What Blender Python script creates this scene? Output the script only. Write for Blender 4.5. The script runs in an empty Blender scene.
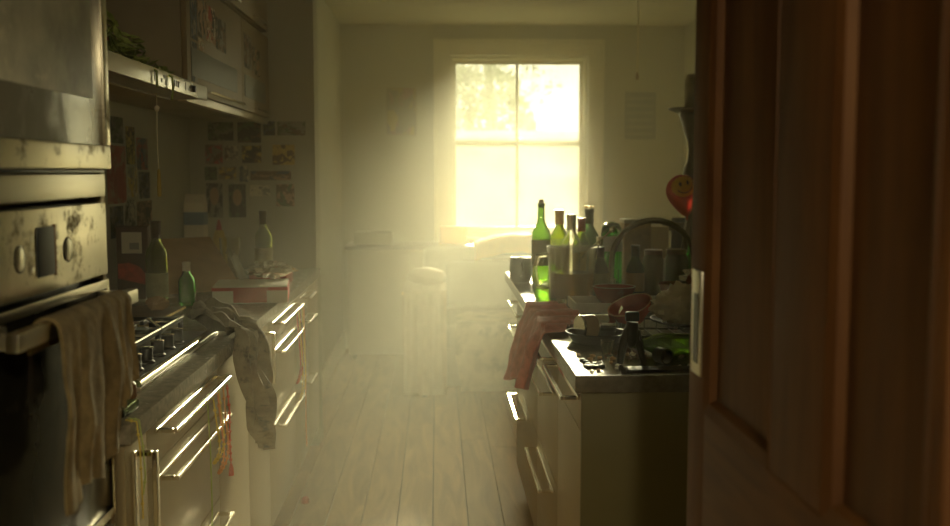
import bpy, bmesh, math, random
from mathutils import Vector, Matrix, noise
random.seed(7)
PI = math.pi
scene = bpy.context.scene
C = scene.collection

# ------------------------------------------------------------------ camera
cam_d = bpy.data.cameras.new('camera'); cam = bpy.data.objects.new('camera', cam_d); C.objects.link(cam)
cam_d.sensor_width = 36.0; cam_d.lens = 1020.0 / 950.0 * 36.0
cam_d.clip_start = 0.02
cam.location = (0, 0, 1.39)
cam.rotation_euler = (math.radians(90 - 5.098), 0, math.radians(-2.125))
cam_d.dof.use_dof = True; cam_d.dof.focus_distance = 2.75; cam_d.dof.aperture_fstop = 3.6
scene.camera = cam

# ------------------------------------------------------------------ world, sun, exposure
SUN_DIR = Vector((0.138, 1.0, 0.232)).normalized()      # from the room towards the sun
world = bpy.data.worlds.new('sky'); scene.world = world; world.use_nodes = True
bg = world.node_tree.nodes['Background']
bg.inputs['Color'].default_value = (1.0, 0.95, 0.64, 1); bg.inputs['Strength'].default_value = 1.1
sun_d = bpy.data.lights.new('sun', 'SUN'); sun_d.energy = 15.0; sun_d.color = (1.0, 0.92, 0.56); sun_d.angle = math.radians(9)
sun = bpy.data.objects.new('sun', sun_d); C.objects.link(sun)
sun.rotation_euler = SUN_DIR.to_track_quat('Z', 'Y').to_euler(); sun.location = (2, 14, 5)
por_d = bpy.data.lights.new('window_portal', 'AREA'); por_d.shape = 'RECTANGLE'; por_d.size = 1.06; por_d.size_y = 1.40
por_d.cycles.is_portal = True
por = bpy.data.objects.new('window_portal', por_d); C.objects.link(por)
por.location = (0.635, 8.20, 1.60); por.rotation_euler = (math.radians(-90), 0, 0)
vs = scene.view_settings
scene.display_settings.display_device = 'sRGB'
vs.view_transform = 'Standard'; vs.look = 'None'; vs.gamma = 1.0; vs.use_curve_mapping = False
vs.exposure = 1.2
cy = scene.cycles
cy.use_denoising = True; cy.max_bounces = 10; cy.diffuse_bounces = 4; cy.glossy_bounces = 4
cy.transmission_bounces = 10; cy.transparent_max_bounces = 12; cy.volume_bounces = 4
cy.caustics_reflective = False; cy.caustics_refractive = True
cy.sample_clamp_indirect = 6.0; cy.sample_clamp_direct = 0.0

# ------------------------------------------------------------------ materials
MATS = {}
def _new(name):
    m = bpy.data.materials.new(name); m.use_nodes = True
    nt = m.node_tree; b = nt.nodes['Principled BSDF']
    return m, nt, b
def M(name, col, rough=0.5, metal=0.0, var=0.15, scale=6.0, bump=0.0, stretch=(1, 1, 1), trans=0.0, ior=1.45,
      col2=None, spots=None, rvar=0.0, coat=0.0, sheen=0.0):
    """procedural principled material: noise-mixed colour, optional grime spots, fine bump"""
    if name in MATS: return MATS[name]
    m, nt, b = _new(name); N = nt.nodes; L = nt.links
    tc = N.new('ShaderNodeTexCoord'); mp = N.new('ShaderNodeMapping'); mp.inputs['Scale'].default_value = stretch
    L.new(tc.outputs['Object'], mp.inputs['Vector'])
    nz = N.new('ShaderNodeTexNoise'); nz.inputs['Scale'].default_value = scale; nz.inputs['Detail'].default_value = 6; nz.inputs['Roughness'].default_value = 0.6
    L.new(mp.outputs['Vector'], nz.inputs['Vector'])
    rp = N.new('ShaderNodeValToRGB')
    c1 = tuple(c * (1 - var) for c in col); c2 = col2 if col2 else tuple(min(1, c * (1 + var)) for c in col)
    rp.color_ramp.elements[0].position = 0.33; rp.color_ramp.elements[0].color = (*c1, 1)
    rp.color_ramp.elements[1].position = 0.68; rp.color_ramp.elements[1].color = (*c2, 1)
    L.new(nz.outputs['Fac'], rp.inputs['Fac'])
    out = rp.outputs['Color']
    if spots:
        sc_, amt, scol = spots
        n2 = N.new('ShaderNodeTexNoise'); n2.inputs['Scale'].default_value = sc_; n2.inputs['Detail'].default_value = 8; n2.inputs['Roughness'].default_value = 0.75
        L.new(mp.outputs['Vector'], n2.inputs['Vector'])
        r2 = N.new('ShaderNodeValToRGB'); r2.color_ramp.elements[0].position = amt; r2.color_ramp.elements[1].position = min(0.99, amt + 0.12)
        L.new(n2.outputs['Fac'], r2.inputs['Fac'])
        mx = N.new('ShaderNodeMix'); mx.data_type = 'RGBA'
        L.new(r2.outputs['Color'], mx.inputs[0]); L.new(out, mx.inputs[6]); mx.inputs[7].default_value = (*scol, 1)
        out = mx.outputs[2]
        if rvar:
            mr = N.new('ShaderNodeMapRange'); mr.inputs[3].default_value = rough; mr.inputs[4].default_value = min(1, rough + rvar)
            L.new(r2.outputs['Color'], mr.inputs[0]); L.new(mr.outputs[0], b.inputs['Roughness'])
    L.new(out, b.inputs['Base Color'])
    if not (spots and rvar): b.inputs['Roughness'].default_value = rough
    b.inputs['Metallic'].default_value = metal
    b.inputs['IOR'].default_value = ior
    if trans: b.inputs['Transmission Weight'].default_value = trans
    if coat: b.inputs['Coat Weight'].default_value = coat; b.inputs['Coat Roughness'].default_value = 0.08
    if sheen: b.inputs['Sheen Weight'].default_value = sheen
    if bump:
        bp = N.new('ShaderNodeBump'); bp.inputs['Strength'].default_value = bump; bp.inputs['Distance'].default_value = 0.01
        L.new(nz.outputs['Fac'], bp.inputs['Height']); L.new(bp.outputs['Normal'], b.inputs['Normal'])
    MATS[name] = m; return m

def wood(name, c1, c2, axis='z', rough=0.5, scale=3.0, coat=0.0):
    if name in MATS: return MATS[name]
    st = {'x': (0.12, 1, 1), 'y': (1, 0.12, 1), 'z': (1, 1, 0.12)}[axis]
    m, nt, b = _new(name); N = nt.nodes; L = nt.links
    tc = N.new('ShaderNodeTexCoord'); mp = N.new('ShaderNodeMapping'); mp.inputs['Scale'].default_value = tuple(s * scale * 4 for s in st)
    oi = N.new('ShaderNodeObjectInfo'); ad = N.new('ShaderNodeVectorMath'); ad.operation = 'ADD'
    ml = N.new('ShaderNodeVectorMath'); ml.operation = 'SCALE'; ml.inputs['Scale'].default_value = 37.0
    L.new(oi.outputs['Random'], ml.inputs[0]); L.new(tc.outputs['Object'], ad.inputs[0]); L.new(ml.outputs[0], ad.inputs[1])
    L.new(ad.outputs[0], mp.inputs['Vector'])
    nz = N.new('ShaderNodeTexNoise'); nz.inputs['Scale'].default_value = 2.0; nz.inputs['Detail'].default_value = 7; nz.inputs['Distortion'].default_value = 1.6
    L.new(mp.outputs['Vector'], nz.inputs['Vector'])
    rp = N.new('ShaderNodeValToRGB'); e = rp.color_ramp.elements
    e[0].position = 0.3; e[0].color = (*c1, 1); e[1].position = 0.7; e[1].color = (*c2, 1)
    L.new(nz.outputs['Fac'], rp.inputs['Fac'])
    hs = N.new('ShaderNodeHueSaturation'); mr = N.new('ShaderNodeMapRange'); mr.inputs[3].default_value = 0.85; mr.inputs[4].default_value = 1.12
    L.new(oi.outputs['Random'], mr.inputs[0]); L.new(mr.outputs[0], hs.inputs['Value']); L.new(rp.outputs['Color'], hs.inputs['Color'])
    L.new(hs.outputs['Color'], b.inputs['Base Color'])
    b.inputs['Roughness'].default_value = rough
    if coat: b.inputs['Coat Weight'].default_value = coat; b.inputs['Coat Roughness'].default_value = 0.15
    bp = N.new('ShaderNodeBump'); bp.inputs['Strength'].default_value = 0.12; bp.inputs['Distance'].default_value = 0.004
    L.new(nz.outputs['Fac'], bp.inputs['Height']); L.new(bp.outputs['Normal'], b.inputs['Normal'])
    MATS[name] = m; return m

def glass(name, col, rough=0.03):
    if name in MATS: return MATS[name]
    m, nt, b = _new(name)
    b.inputs['Base Color'].default_value = (*col, 1); b.inputs['Roughness'].default_value = rough
    b.inputs['Transmission Weight'].default_value = 1.0; b.inputs['IOR'].default_value = 1.45
    MATS[name] = m; return m

def pane_mat(name, dirt, col=(1.0, 0.97, 0.85)):
    """window pane: lets light straight through, mirrors a little, carries a grimy film that scatters"""
    if name in MATS: return MATS[name]
    m, nt, b = _new(name); N = nt.nodes; L = nt.links; N.remove(b)
    out = N['Material Output']
    tr = N.new('ShaderNodeBsdfTransparent'); tr.inputs['Color'].default_value = (0.96, 0.95, 0.9, 1)
    gl = N.new('ShaderNodeBsdfGlossy'); gl.inputs['Roughness'].default_value = 0.02
    tl = N.new('ShaderNodeBsdfTranslucent'); tl.inputs['Color'].default_value = (*col, 1)
    tc = N.new('ShaderNodeTexCoord'); nz = N.new('ShaderNodeTexNoise'); nz.inputs['Scale'].default_value = 5; nz.inputs['Detail'].default_value = 8
    L.new(tc.outputs['Object'], nz.inputs['Vector'])
    mr = N.new('ShaderNodeMapRange'); mr.inputs[1].default_value = 0.3; mr.inputs[2].default_value = 0.75
    mr.inputs[3].default_value = dirt * 0.5; mr.inputs[4].default_value = dirt * 1.5
    L.new(nz.outputs['Fac'], mr.inputs[0])
    m1 = N.new('ShaderNodeMixShader'); m1.inputs[0].default_value = 0.05; L.new(tr.outputs[0], m1.inputs[1]); L.new(gl.outputs[0], m1.inputs[2])
    m2 = N.new('ShaderNodeMixShader'); L.new(mr.outputs[0], m2.inputs[0]); L.new(m1.outputs[0], m2.inputs[1]); L.new(tl.outputs[0], m2.inputs[2])
    L.new(m2.outputs[0], out.inputs['Surface'])
    MATS[name] = m; return m

def print_mat(pal, seed, scale=4.0, oval=None, rough=0.35):
    """flat print: patches of palette colours, optional light oval (a head) on top"""
    name = 'print_%d' % seed
    if name in MATS: return MATS[name]
    m, nt, b = _new(name); N = nt.nodes; L = nt.links
    tc = N.new('ShaderNodeTexCoord'); mp = N.new('ShaderNodeMapping'); mp.inputs['Location'].default_value = (seed * 1.7, seed * 0.9, seed * 0.37)
    L.new(tc.outputs['Generated'], mp.inputs['Vector'])
    vo = N.new('ShaderNodeTexVoronoi'); vo.inputs['Scale'].default_value = scale
    nz = N.new('ShaderNodeTexNoise'); nz.inputs['Scale'].default_value = 3; L.new(mp.outputs['Vector'], nz.inputs['Vector'])
    ad = N.new('ShaderNodeVectorMath'); ad.operation = 'ADD'; L.new(mp.outputs['Vector'], ad.inputs[0]); L.new(nz.outputs['Color'], ad.inputs[1])
    L.new(ad.outputs[0], vo.inputs['Vector'])
    sp = N.new('ShaderNodeSeparateColor'); L.new(vo.outputs['Color'], sp.inputs[0])
    rp = N.new('ShaderNodeValToRGB'); rp.color_ramp.interpolation = 'CONSTANT'
    e = rp.color_ramp.elements
    for i, c in enumerate(pal):
        el = e[i] if i < 2 else e.new(i / len(pal))
        el.position = i / len(pal); el.color = (*c, 1)
    L.new(sp.outputs[0], rp.inputs['Fac'])
    out = rp.outputs['Color']
    if oval:
        ocol, cen, rad = oval
        s1 = N.new('ShaderNodeVectorMath'); s1.operation = 'SUBTRACT'; s1.inputs[1].default_value = cen; L.new(tc.outputs['Generated'], s1.inputs[0])
        s2 = N.new('ShaderNodeVectorMath'); s2.operation = 'DIVIDE'; s2.inputs[1].default_value = rad; L.new(s1.outputs[0], s2.inputs[0])
        ln = N.new('ShaderNodeVectorMath'); ln.operation = 'LENGTH'; L.new(s2.outputs[0], ln.inputs[0])
        r3 = N.new('ShaderNodeMapRange'); r3.inputs[1].default_value = 1.08; r3.inputs[2].default_value = 0.92; L.new(ln.outputs['Value'], r3.inputs[0])
        mx = N.new('ShaderNodeMix'); mx.data_type = 'RGBA'; L.new(r3.outputs[0], mx.inputs[0]); L.new(out, mx.inputs[6]); mx.inputs[7].default_value = (*ocol, 1)
        out = mx.outputs[2]
    L.new(out, b.inputs['Base Color']); b.inputs['Roughness'].default_value = 0.6; b.inputs['Specular IOR Level'].default_value = 0.15
    MATS[name] = m; return m

# palette of shared materials
m_wall = M('wall_paint', (0.40, 0.385, 0.29), 0.85, var=0.05, scale=2, bump=0.05)
m_ceil = M('ceiling_paint', (0.50, 0.475, 0.36), 0.9, var=0.04, scale=2)
m_trim = M('trim_paint', (0.66, 0.62, 0.47), 0.45, var=0.05)
m_floorwood = wood('floor_board', (0.32, 0.165, 0.055), (0.54, 0.32, 0.125), 'y', 0.42, 1.6)
m_gap = M('floor_gap', (0.05, 0.035, 0.02), 0.9)
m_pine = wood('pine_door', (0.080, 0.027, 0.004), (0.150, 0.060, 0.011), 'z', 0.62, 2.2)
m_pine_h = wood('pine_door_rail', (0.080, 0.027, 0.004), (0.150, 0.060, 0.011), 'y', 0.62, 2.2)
m_steel = M('brushed_steel', (0.62, 0.58, 0.47), 0.30, 1.0, 0.10, 3, 0.03, (1, 0.25, 8), spots=(14, 0.66, (0.20, 0.16, 0.09)), rvar=0.25)
m_steel_grimy = M('grimy_steel', (0.70, 0.64, 0.48), 0.28, 1.0, 0.12, 5, 0.05, spots=(13, 0.52, (0.20, 0.155, 0.08)), rvar=0.40)
m_chrome = M('chrome', (0.80, 0.77, 0.66), 0.12, 1.0, 0.05, 12, spots=(30, 0.70, (0.35, 0.28, 0.16)), rvar=0.3)
m_front = M('cabinet_front', (0.40, 0.33, 0.20), 0.30, 0.25, 0.07, 3, 0.02, spots=(7, 0.70, (0.30, 0.22, 0.10)), rvar=0.3)
m_carcass = M('cabinet_carcass', (0.30, 0.25, 0.15), 0.55, var=0.1)
m_olive = M('olive_panel', (0.16, 0.14, 0.055), 0.5, var=0.08, scale=2)
m_top = M('worktop', (0.28, 0.25, 0.19), 0.24, 0.0, 0.25, 60, 0.04, spots=(25, 0.60, (0.42, 0.36, 0.24)), rvar=0.35)
m_topdark = M('island_worktop', (0.11, 0.10, 0.07), 0.20, 0.0, 0.3, 40, 0.03, ior=1.9, spots=(11, 0.60, (0.22, 0.19, 0.11)), rvar=0.15)
m_black = M('black_plastic', (0.02, 0.019, 0.016), 0.35, var=0.2)
m_iron = M('cast_iron', (0.03, 0.027, 0.022), 0.5, 0.6, 0.3, 20, 0.1)
m_ovenglass = M('oven_glass', (0.018, 0.016, 0.011), 0.12, 0.0, 0.3, 4, ior=1.12, spots=(6, 0.62, (0.05, 0.045, 0.03)), rvar=0.3)
m_mwglass = M('microwave_glass', (0.13, 0.125, 0.09), 0.16, 0.0, 0.5, 4, 0.0, (1, 1, 0.6), spots=(5, 0.50, (0.17, 0.16, 0.115)), rvar=0.4)
m_mwscreen = M('microwave_screen', (0.42, 0.41, 0.31), 0.3, 0.0, 0.55, 4, 0.0, spots=(5, 0.52, (0.70, 0.68, 0.52)), rvar=0.35)
m_white = M('white_plastic', (0.75, 0.72, 0.60), 0.35, var=0.05)
m_towel = M('brown_towel', (0.24, 0.18, 0.085), 0.95, var=0.3, scale=30, bump=0.4)
m_pink = M('pink_cloth', (0.60, 0.19, 0.16), 0.9, var=0.2, scale=40, bump=0.3, sheen=0.2)
m_greytowel = M('grey_brown_cloth', (0.27, 0.225, 0.14), 0.9, var=0.35, scale=10, bump=0.3, spots=(16, 0.53, (0.07, 0.062, 0.045)))
g_green = glass('green_bottle_glass', (0.33, 0.52, 0.09)); g_olive = glass('olive_bottle_glass', (0.42, 0.50, 0.06))
g_clear = glass('clear_glass', (0.95, 0.95, 0.88)); g_emerald = glass('emerald_glass', (0.25, 0.92, 0.22)); g_dark = glass('dark_green_glass', (0.08, 0.22, 0.07)); g_brown = glass('brown_bottle_glass', (0.45, 0.2, 0.05))
m_label = M('paper_label', (0.72, 0.66, 0.48), 0.7, var=0.1, scale=20); m_label_dim = M('faded_label', (0.40, 0.38, 0.22), 0.7, var=0.2, scale=25)
m_cork = M('cork', (0.32, 0.19, 0.09), 0.9, var=0.3, scale=60); m_capsule = M('dark_capsule', (0.05, 0.03, 0.025), 0.4, var=0.2); m_gold = M('gold_foil', (0.75, 0.52, 0.16), 0.28, 1.0, 0.2, 30, 0.2); m_redfoil = M('red_foil', (0.45, 0.07, 0.05), 0.35, 0.5, 0.15)
m_card = M('brown_cardboard', (0.42, 0.26, 0.12), 0.85, var=0.12, scale=12); m_red = M('red_card', (0.50, 0.06, 0.04), 0.55, var=0.15); m_boxwhite = M('white_card', (0.66, 0.60, 0.47), 0.6, var=0.1)
m_redceramic = M('red_glaze', (0.42, 0.06, 0.03), 0.16, var=0.2, scale=10); m_ceramic = M('cream_glaze', (0.72, 0.68, 0.52), 0.18, var=0.06)
m_paper = M('crumpled_paper', (0.92, 0.88, 0.74), 0.75, var=0.08, scale=10); m_foil = M('crumpled_foil', (0.85, 0.82, 0.72), 0.22, 0.9, 0.1, 20, 0.4)
m_yellow = M('yellow_blanket', (0.90, 0.50, 0.008), 0.85, var=0.12, scale=25, bump=0.3, trans=0.15); m_throw = M('pale_throw', (0.42, 0.34, 0.24), 0.95, var=0.1, scale=25, bump=0.4)
m_sofa = M('sofa_fabric', (0.26, 0.25, 0.20), 0.95, var=0.15, scale=40, bump=0.3)
m_leaf = M('leaf', (0.16, 0.22, 0.06), 0.6, var=0.4, scale=3); m_bark = M('bark', (0.10, 0.07, 0.04), 0.9, var=0.3, scale=10, bump=0.5); m_tinsel = M('withered_green', (0.24, 0.30, 0.07), 0.55, var=0.5, scale=30)
m_wax = M('old_wax', (0.33, 0.28, 0.17), 0.6, var=0.25, scale=20); m_turned = wood('turned_wood', (0.05, 0.03, 0.015), (0.10, 0.06, 0.03), 'z', 0.4)
m_beer = M('brown_liquid', (0.42, 0.22, 0.05), 0.1, var=0.05, trans=0.55)

# ------------------------------------------------------------------ geometry helpers
class G:
    """collects shapes given in world coordinates into one mesh"""
    def __init__(s): s.v = []; s.f = []
    def add(s, vs_, fs):
        n = len(s.v); s.v += [tuple(v) for v in vs_]; s.f += [tuple(i + n for i in f) for f in fs]; return s
    def box(s, a, b, rot=None, piv=None):
        x0, y0, z0 = a; x1, y1, z1 = b
        vs_ = [Vector(p) for p in ((x0,y0,z0),(x1,y0,z0),(x1,y1,z0),(x0,y1,z0),(x0,y0,z1),(x1,y0,z1),(x1,y1,z1),(x0,y1,z1))]
        if rot is not None:
            c = Vector(piv) if piv else sum(vs_, Vector()) / 8
            vs_ = [rot @ (v - c) + c for v in vs_]
        return s.add(vs_, [(0,3,2,1),(4,5,6,7),(0,1,5,4),(1,2,6,5),(2,3,7,6),(3,0,4,7)])
    def tube(s, pts, r, n=8, cap=True):
        pts = [Vector(p) for p in pts]; rs = r if isinstance(r, (list, tuple)) else [r] * len(pts)
        vs_ = []; fs = []; up = None
        for i, p in enumerate(pts):
            t = (pts[min(i + 1, len(pts) - 1)] - pts[max(i - 1, 0)]).normalized()
            if up is None: up = Vector((0, 0, 1)) if abs(t.z) < 0.9 else Vector((1, 0, 0))
            a = t.cross(up).normalized(); bb = a.cross(t).normalized(); up = bb
            for k in range(n):
                th = 2 * PI * k / n; vs_.append(p + (a * math.cos(th) + bb * math.sin(th)) * rs[i])
        for i in range(len(pts) - 1):
            for k in range(n):
                a0 = i * n + k; a1 = i * n + (k + 1) % n; fs.append((a0, a1, a1 + n, a0 + n))
        if cap: fs.append(tuple(range(n))[::-1]); fs.append(tuple((len(pts) - 1) * n + k for k in range(n)))
        return s.add(vs_, fs)
    def lathe(s, c, prof, n=20, M4=None):
        """profile of (radius, height) about the vertical through c, closed where radius is 0"""
        c = Vector(c); vs_ = []; fs = []; rings = []
        for (r, z) in prof:
            if r < 1e-6: rings.append((len(vs_),)); vs_.append(Vector((0, 0, z)))
            else:
                st = len(vs_)
                for k in range(n): vs_.append(Vector((r * math.cos(2*PI*k/n), r * math.sin(2*PI*k/n), z)))
                rings.append(tuple(range(st, st + n)))
        for a, b in zip(rings, rings[1:]):
            for k in range(n):
                k1 = (k + 1) % n
                if len(a) == 1 and len(b) == 1: continue
                if len(a) == 1: fs.append((a[0], b[k1], b[k]))
                elif len(b) == 1: fs.append((a[k], a[k1], b[0]))
                else: fs.append((a[k], a[k1], b[k1], b[k]))
        if M4 is not None: vs_ = [M4 @ v for v in vs_]
        return s.add([v + c for v in vs_], fs)
    def blob(s, c, rad, seed=0, rough=0.2, freq=6.0, n=18, m=12, crease=False):
        vs_ = []; fs = []; c = Vector(c)
        for j in range(m + 1):
            for i in range(n):
                th = 2 * PI * i / n; ph = PI * j / m
                d = Vector((math.sin(ph) * math.cos(th), math.sin(ph) * math.sin(th), -math.cos(ph)))
                k = noise.noise(d * freq * 0.3 + Vector((seed * 3.1, seed, 0)))
                k2 = noise.noise(d * freq + Vector((seed, seed * 1.7, 5)))
                if crease: k2 = abs(k2) * 1.6 - 0.4
                q = 1 + rough * (k + k2)
                vs_.append(c + Vector((d.x * rad[0] * q, d.y * rad[1] * q, d.z * rad[2] * q)))
        for j in range(m):
            for i in range(n):
                a = j * n + i; b = j * n + (i + 1) % n; fs.append((a, b, b + n, a + n))
        return s.add(vs_, fs)
    def sheet(s, fn, nu, nv, th=0.003):
        """two-sided thick sheet from fn(u,v) with u,v in 0..1"""
        P = [[Vector(fn(i / nu, j / nv)) for j in range(nv + 1)] for i in range(nu + 1)]
        vs_ = []; fs = []; W = nv + 1
        Ns = []
        for i in range(nu + 1):
            for j in range(nv + 1):
                du = P[min(i+1, nu)][j] - P[max(i-1, 0)][j]; dv = P[i][min(j+1, nv)] - P[i][max(j-1, 0)]
                nn = du.cross(dv); Ns.append(nn.normalized() if nn.length > 1e-9 else Vector((0, 0, 1)))
        for k, sg in enumerate((0.5, -0.5)):
            for i in range(nu + 1):
                for j in range(nv + 1): vs_.append(P[i][j] + Ns[i * W + j] * th * sg)
        o = (nu + 1) * W
        for i in range(nu):
            for j in range(nv):
                a, b, c, d = i*W+j, (i+1)*W+j, (i+1)*W+j+1, i*W+j+1
                fs.append((a, b, c, d)); fs.append((a+o, d+o, c+o, b+o))
        rim = [(i, 0) for i in range(nu)] + [(nu, j) for j in range(nv)] + [(i, nv) for i in range(nu, 0, -1)] + [(0, j) for j in range(nv, 0, -1)]
        for (i, j), (i2, j2) in zip(rim, rim[1:] + rim[:1]):
            a, b = i*W+j, i2*W+j2; fs.append((a, a+o, b+o, b))
        return s.add(vs_, fs)
    def prism(s, pts2, axis, a, b):
        """polygon extruded along an axis; pts2 in the two other axes in xyz order"""
        n = len(pts2); vs_ = []
        for t in (a, b):
            for (p, q) in pts2:
                vs_.append({'x': (t, p, q), 'y': (p, t, q), 'z': (p, q, t)}[axis])
        fs = [tuple(range(n)), tuple(range(2*n-1, n-1, -1))] + [(i, i+n, (i+1)%n+n, (i+1)%n) for i in range(n)]
        return s.add(vs_, fs)

ORG = {}
def tag(o, label=None, cat=None, group=None, kind=None):
    if label: o['label'] = label
    if cat: o['category'] = cat
    if group: o['group'] = group
    if kind: o['kind'] = kind
    return o
def thing(name, label, cat, loc, group=None, kind=None):
    o = bpy.data.objects.new(name, None); C.objects.link(o); o.location = loc; o.empty_display_size = 0.05
    ORG[o] = Vector(loc)
    return tag(o, label, cat, group, kind)
def ob(name, g, mat, parent=None, bevel=0.0, smooth=True, loc=None, seg=2, angle=35):
    """one mesh object from a G; parts keep world shape under their parent's origin"""
    root = ORG[parent] if parent is not None else Vector(loc if loc else (0, 0, 0))
    if parent is None and loc is None and g.v:
        xs = [v[0] for v in g.v]; ys = [v[1] for v in g.v]; zs = [v[2] for v in g.v]
        root = Vector(((min(xs)+max(xs))/2, (min(ys)+max(ys))/2, min(zs)))
    me = bpy.data.meshes.new(name)
    me.from_pydata([Vector(v) - root for v in g.v], [], g.f); me.update()
    bm = bmesh.new(); bm.from_mesh(me)
    bmesh.ops.recalc_face_normals(bm, faces=bm.faces)
    if bevel:
        ed = [e for e in bm.edges if len(e.link_faces) == 2 and e.calc_face_angle(0) > math.radians(40)]
        if ed: bmesh.ops.bevel(bm, geom=ed, offset=bevel, segments=seg, affect='EDGES', clamp_overlap=True, profile=0.6)
    bm.to_mesh(me); bm.free()
    if smooth:
        me.shade_smooth(); me.set_sharp_from_angle(angle=math.radians(angle))
    me.materials.append(mat)
    o = bpy.data.objects.new(name, me); C.objects.link(o)
    if parent is not None: o.parent = parent; ORG[o] = root
    else: o.location = root; ORG[o] = root
    return o
def single(name, g, mat, label, cat, group=None, **k):
    return tag(ob(name, g, mat, None, **k), label, cat, group)
def struct(name, g, mat, parent=None, **k):
    o = ob(name, g, mat, parent, **k)
    if parent is None: o['kind'] = 'structure'
    return o
def boxp(name, a, b, mat, parent, bevel=0.002, **k): return ob(name, G().box(a, b), mat, parent, bevel, **k)
def RX(a): return Matrix.Rotation(a, 3, 'X')
def RY(a): return Matrix.Rotation(a, 3, 'Y')
def RZ(a): return Matrix.Rotation(a, 3, 'Z')
TOPZ = 0.91

# ================================================================== THE SETTING
# floor: boards running from the doorway to the window, each its own piece
floor = struct('floor', G().box((-1.35, -1.8, -0.06), (2.05, 8.2, -0.013)), m_gap)
bw = 0.142; k = 0; plank_cache = {}
x = -1.30
while x < 2.0:
    ys = [-1.7, random.uniform(1.0, 3.6), random.uniform(5.0, 6.9), 8.05]
    for y0, y1 in zip(ys, ys[1:]):
        ob('floorboard', G().box((x + 0.0015, y0 + 0.0015, -0.0125), (x + bw - 0.0015, y1 - 0.0015, random.uniform(-0.0015, 0.0))), m_floorwood, floor, 0.0015, seg=1)
    x += bw
struct('ceiling', G().box((-1.35, 0.74, 2.52), (2.05, 8.2, 2.60)), m_ceil)
struct('wall_left', G().box((-1.36, 0.74, 0), (-1.222, 5.12, 2.52)), m_wall)
struct('wall_pier', G().box((-1.36, 5.12, 0), (-0.606, 5.30, 2.52)), m_wall)
struct('wall_left_rear', G().box((-0.90, 5.30, 0), (-0.742, 8.0, 2.52)), m_wall)
struct('wall_right', G().box((1.932, 0.74, 0), (2.05, 8.0, 2.52)), m_wall)
WX0, WX1, WZ0, WZ1 = 0.10, 1.175, 0.90, 2.285      # window opening
struct('wall_back', G().box((-0.90, 8.0, 0), (WX0, 8.2, 2.52)).box((WX1, 8.0, 0), (2.05, 8.2, 2.52))
       .box((WX0, 8.0, 0), (WX1, 8.2, WZ0)).box((WX0, 8.0, WZ1), (WX1, 8.2, 2.52)), m_wall)
struct('wall_front', G().box((-1.36, 0.62, 0), (-0.43, 0.74, 2.52)).box((0.46, 0.62, 0), (2.05, 0.74, 2.52)).box((-0.43, 0.62, 2.04), (0.46, 0.74, 2.52)), m_wall)
# the hall behind the doorway
struct('wall_hall_left', G().box((-1.1, -1.8, 0), (-0.98, 0.62, 2.52)), m_wall)
struct('wall_hall_right', G().box((1.1, -1.8, 0), (1.22, 0.62, 2.52)), m_wall)
struct('wall_hall_end', G().box((-1.1, -1.92, 0), (1.22, -1.8, 2.52)), m_wall)
struct('ceiling_hall', G().box((-1.1, -1.8, 2.52), (1.22, 0.62, 2.60)), m_ceil)
# skirting
struct('baseboard_back', G().box((-0.74, 7.982, 0), (1.93, 7.999, 0.14)), m_trim, bevel=0.004)
struct('baseboard_left_rear', G().box((-0.741, 5.31, 0), (-0.724, 7.98, 0.14)), m_trim, bevel=0.004)
struct('baseboard_right', G().box((1.914, 0.76, 0), (1.931, 7.98, 0.14)), m_trim, bevel=0.004)

# window: architrave, box frame, two sashes with a glazing bar each, four panes, sill
win = thing('window_1', None, None, (0.637, 8.0, WZ0), kind='structure')
for nm, a, b in (('architrave', (WX0-0.095, 7.972, WZ0-0.02), (WX0-0.002, 7.999, WZ1+0.095)), ('architrave', (WX1+0.002, 7.972, WZ0-0.02), (WX1+0.095, 7.999, WZ1+0.095)),
                 ('architrave', (WX0-0.002, 7.972, WZ1+0.002), (WX1+0.002, 7.999, WZ1+0.095)),
                 ('architrave_moulding', (WX0-0.125, 7.955, WZ0-0.02), (WX0-0.095, 7.999, WZ1+0.125)), ('architrave_moulding', (WX1+0.095, 7.955, WZ0-0.02), (WX1+0.125, 7.999, WZ1+0.125)),
                 ('architrave_moulding', (WX0-0.095, 7.955, WZ1+0.095), (WX1+0.095, 7.999, WZ1+0.125)),
                 ('window_sill', (WX0-0.13, 7.90, WZ0-0.05), (WX1+0.13, 7.999, WZ0-0.02)),
                 ('frame_side', (WX0, 8.03, WZ0), (WX0+0.022, 8.15, WZ1)), ('frame_side', (WX1-0.022, 8.03, WZ0), (WX1, 8.15, WZ1)),
                 ('frame_head', (WX0+0.022, 8.03, WZ1-0.022), (WX1-0.022, 8.15, WZ1)), ('frame_foot', (WX0+0.022, 8.03, WZ0), (WX1-0.022, 8.15, WZ0+0.025))):
    boxp(nm, a, b, m_trim, win, 0.004)
def sash(nm, z0, z1, y, dirt):
    x0, x1 = WX0 + 0.022, WX1 - 0.022; t = 0.028; xm = 0.632
    s = ob(nm, G().box((x0, y, z0), (x0+t, y+0.035, z1)).box((x1-t, y, z0), (x1, y+0.035, z1)).box((x0+t, y, z0), (x1-t, y+0.035, z0+0.035)).box((x0+t, y, z1-0.03), (x1-t, y+0.035, z1)), m_trim, win, 0.003)
    boxp('glazing_bar', (xm-0.010, y+0.002, z0+0.035), (xm+0.010, y+0.033, z1-0.03), m_trim, s, 0.003)
    for a, b in ((x0+t, xm-0.010), (xm+0.010, x1-t)):
        boxp('pane', (a, y+0.015, z0+0.035), (b, y+0.019, z1-0.03), pane_mat('grimy_pane_%d' % int(dirt*100), dirt), s, 0, smooth=False)
sash('upper_sash', 1.60, WZ1-0.022, 8.095, 0.05)
sash('lower_sash', WZ0+0.025, 1.635, 8.052, 0.06)
ob('sash_catch', G().lathe((0.637, 8.045, 1.635), [(0, 0), (0.018, 0), (0.016, 0.012), (0.006, 0.02), (0, 0.022)], 12), m_gold, win)

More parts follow.
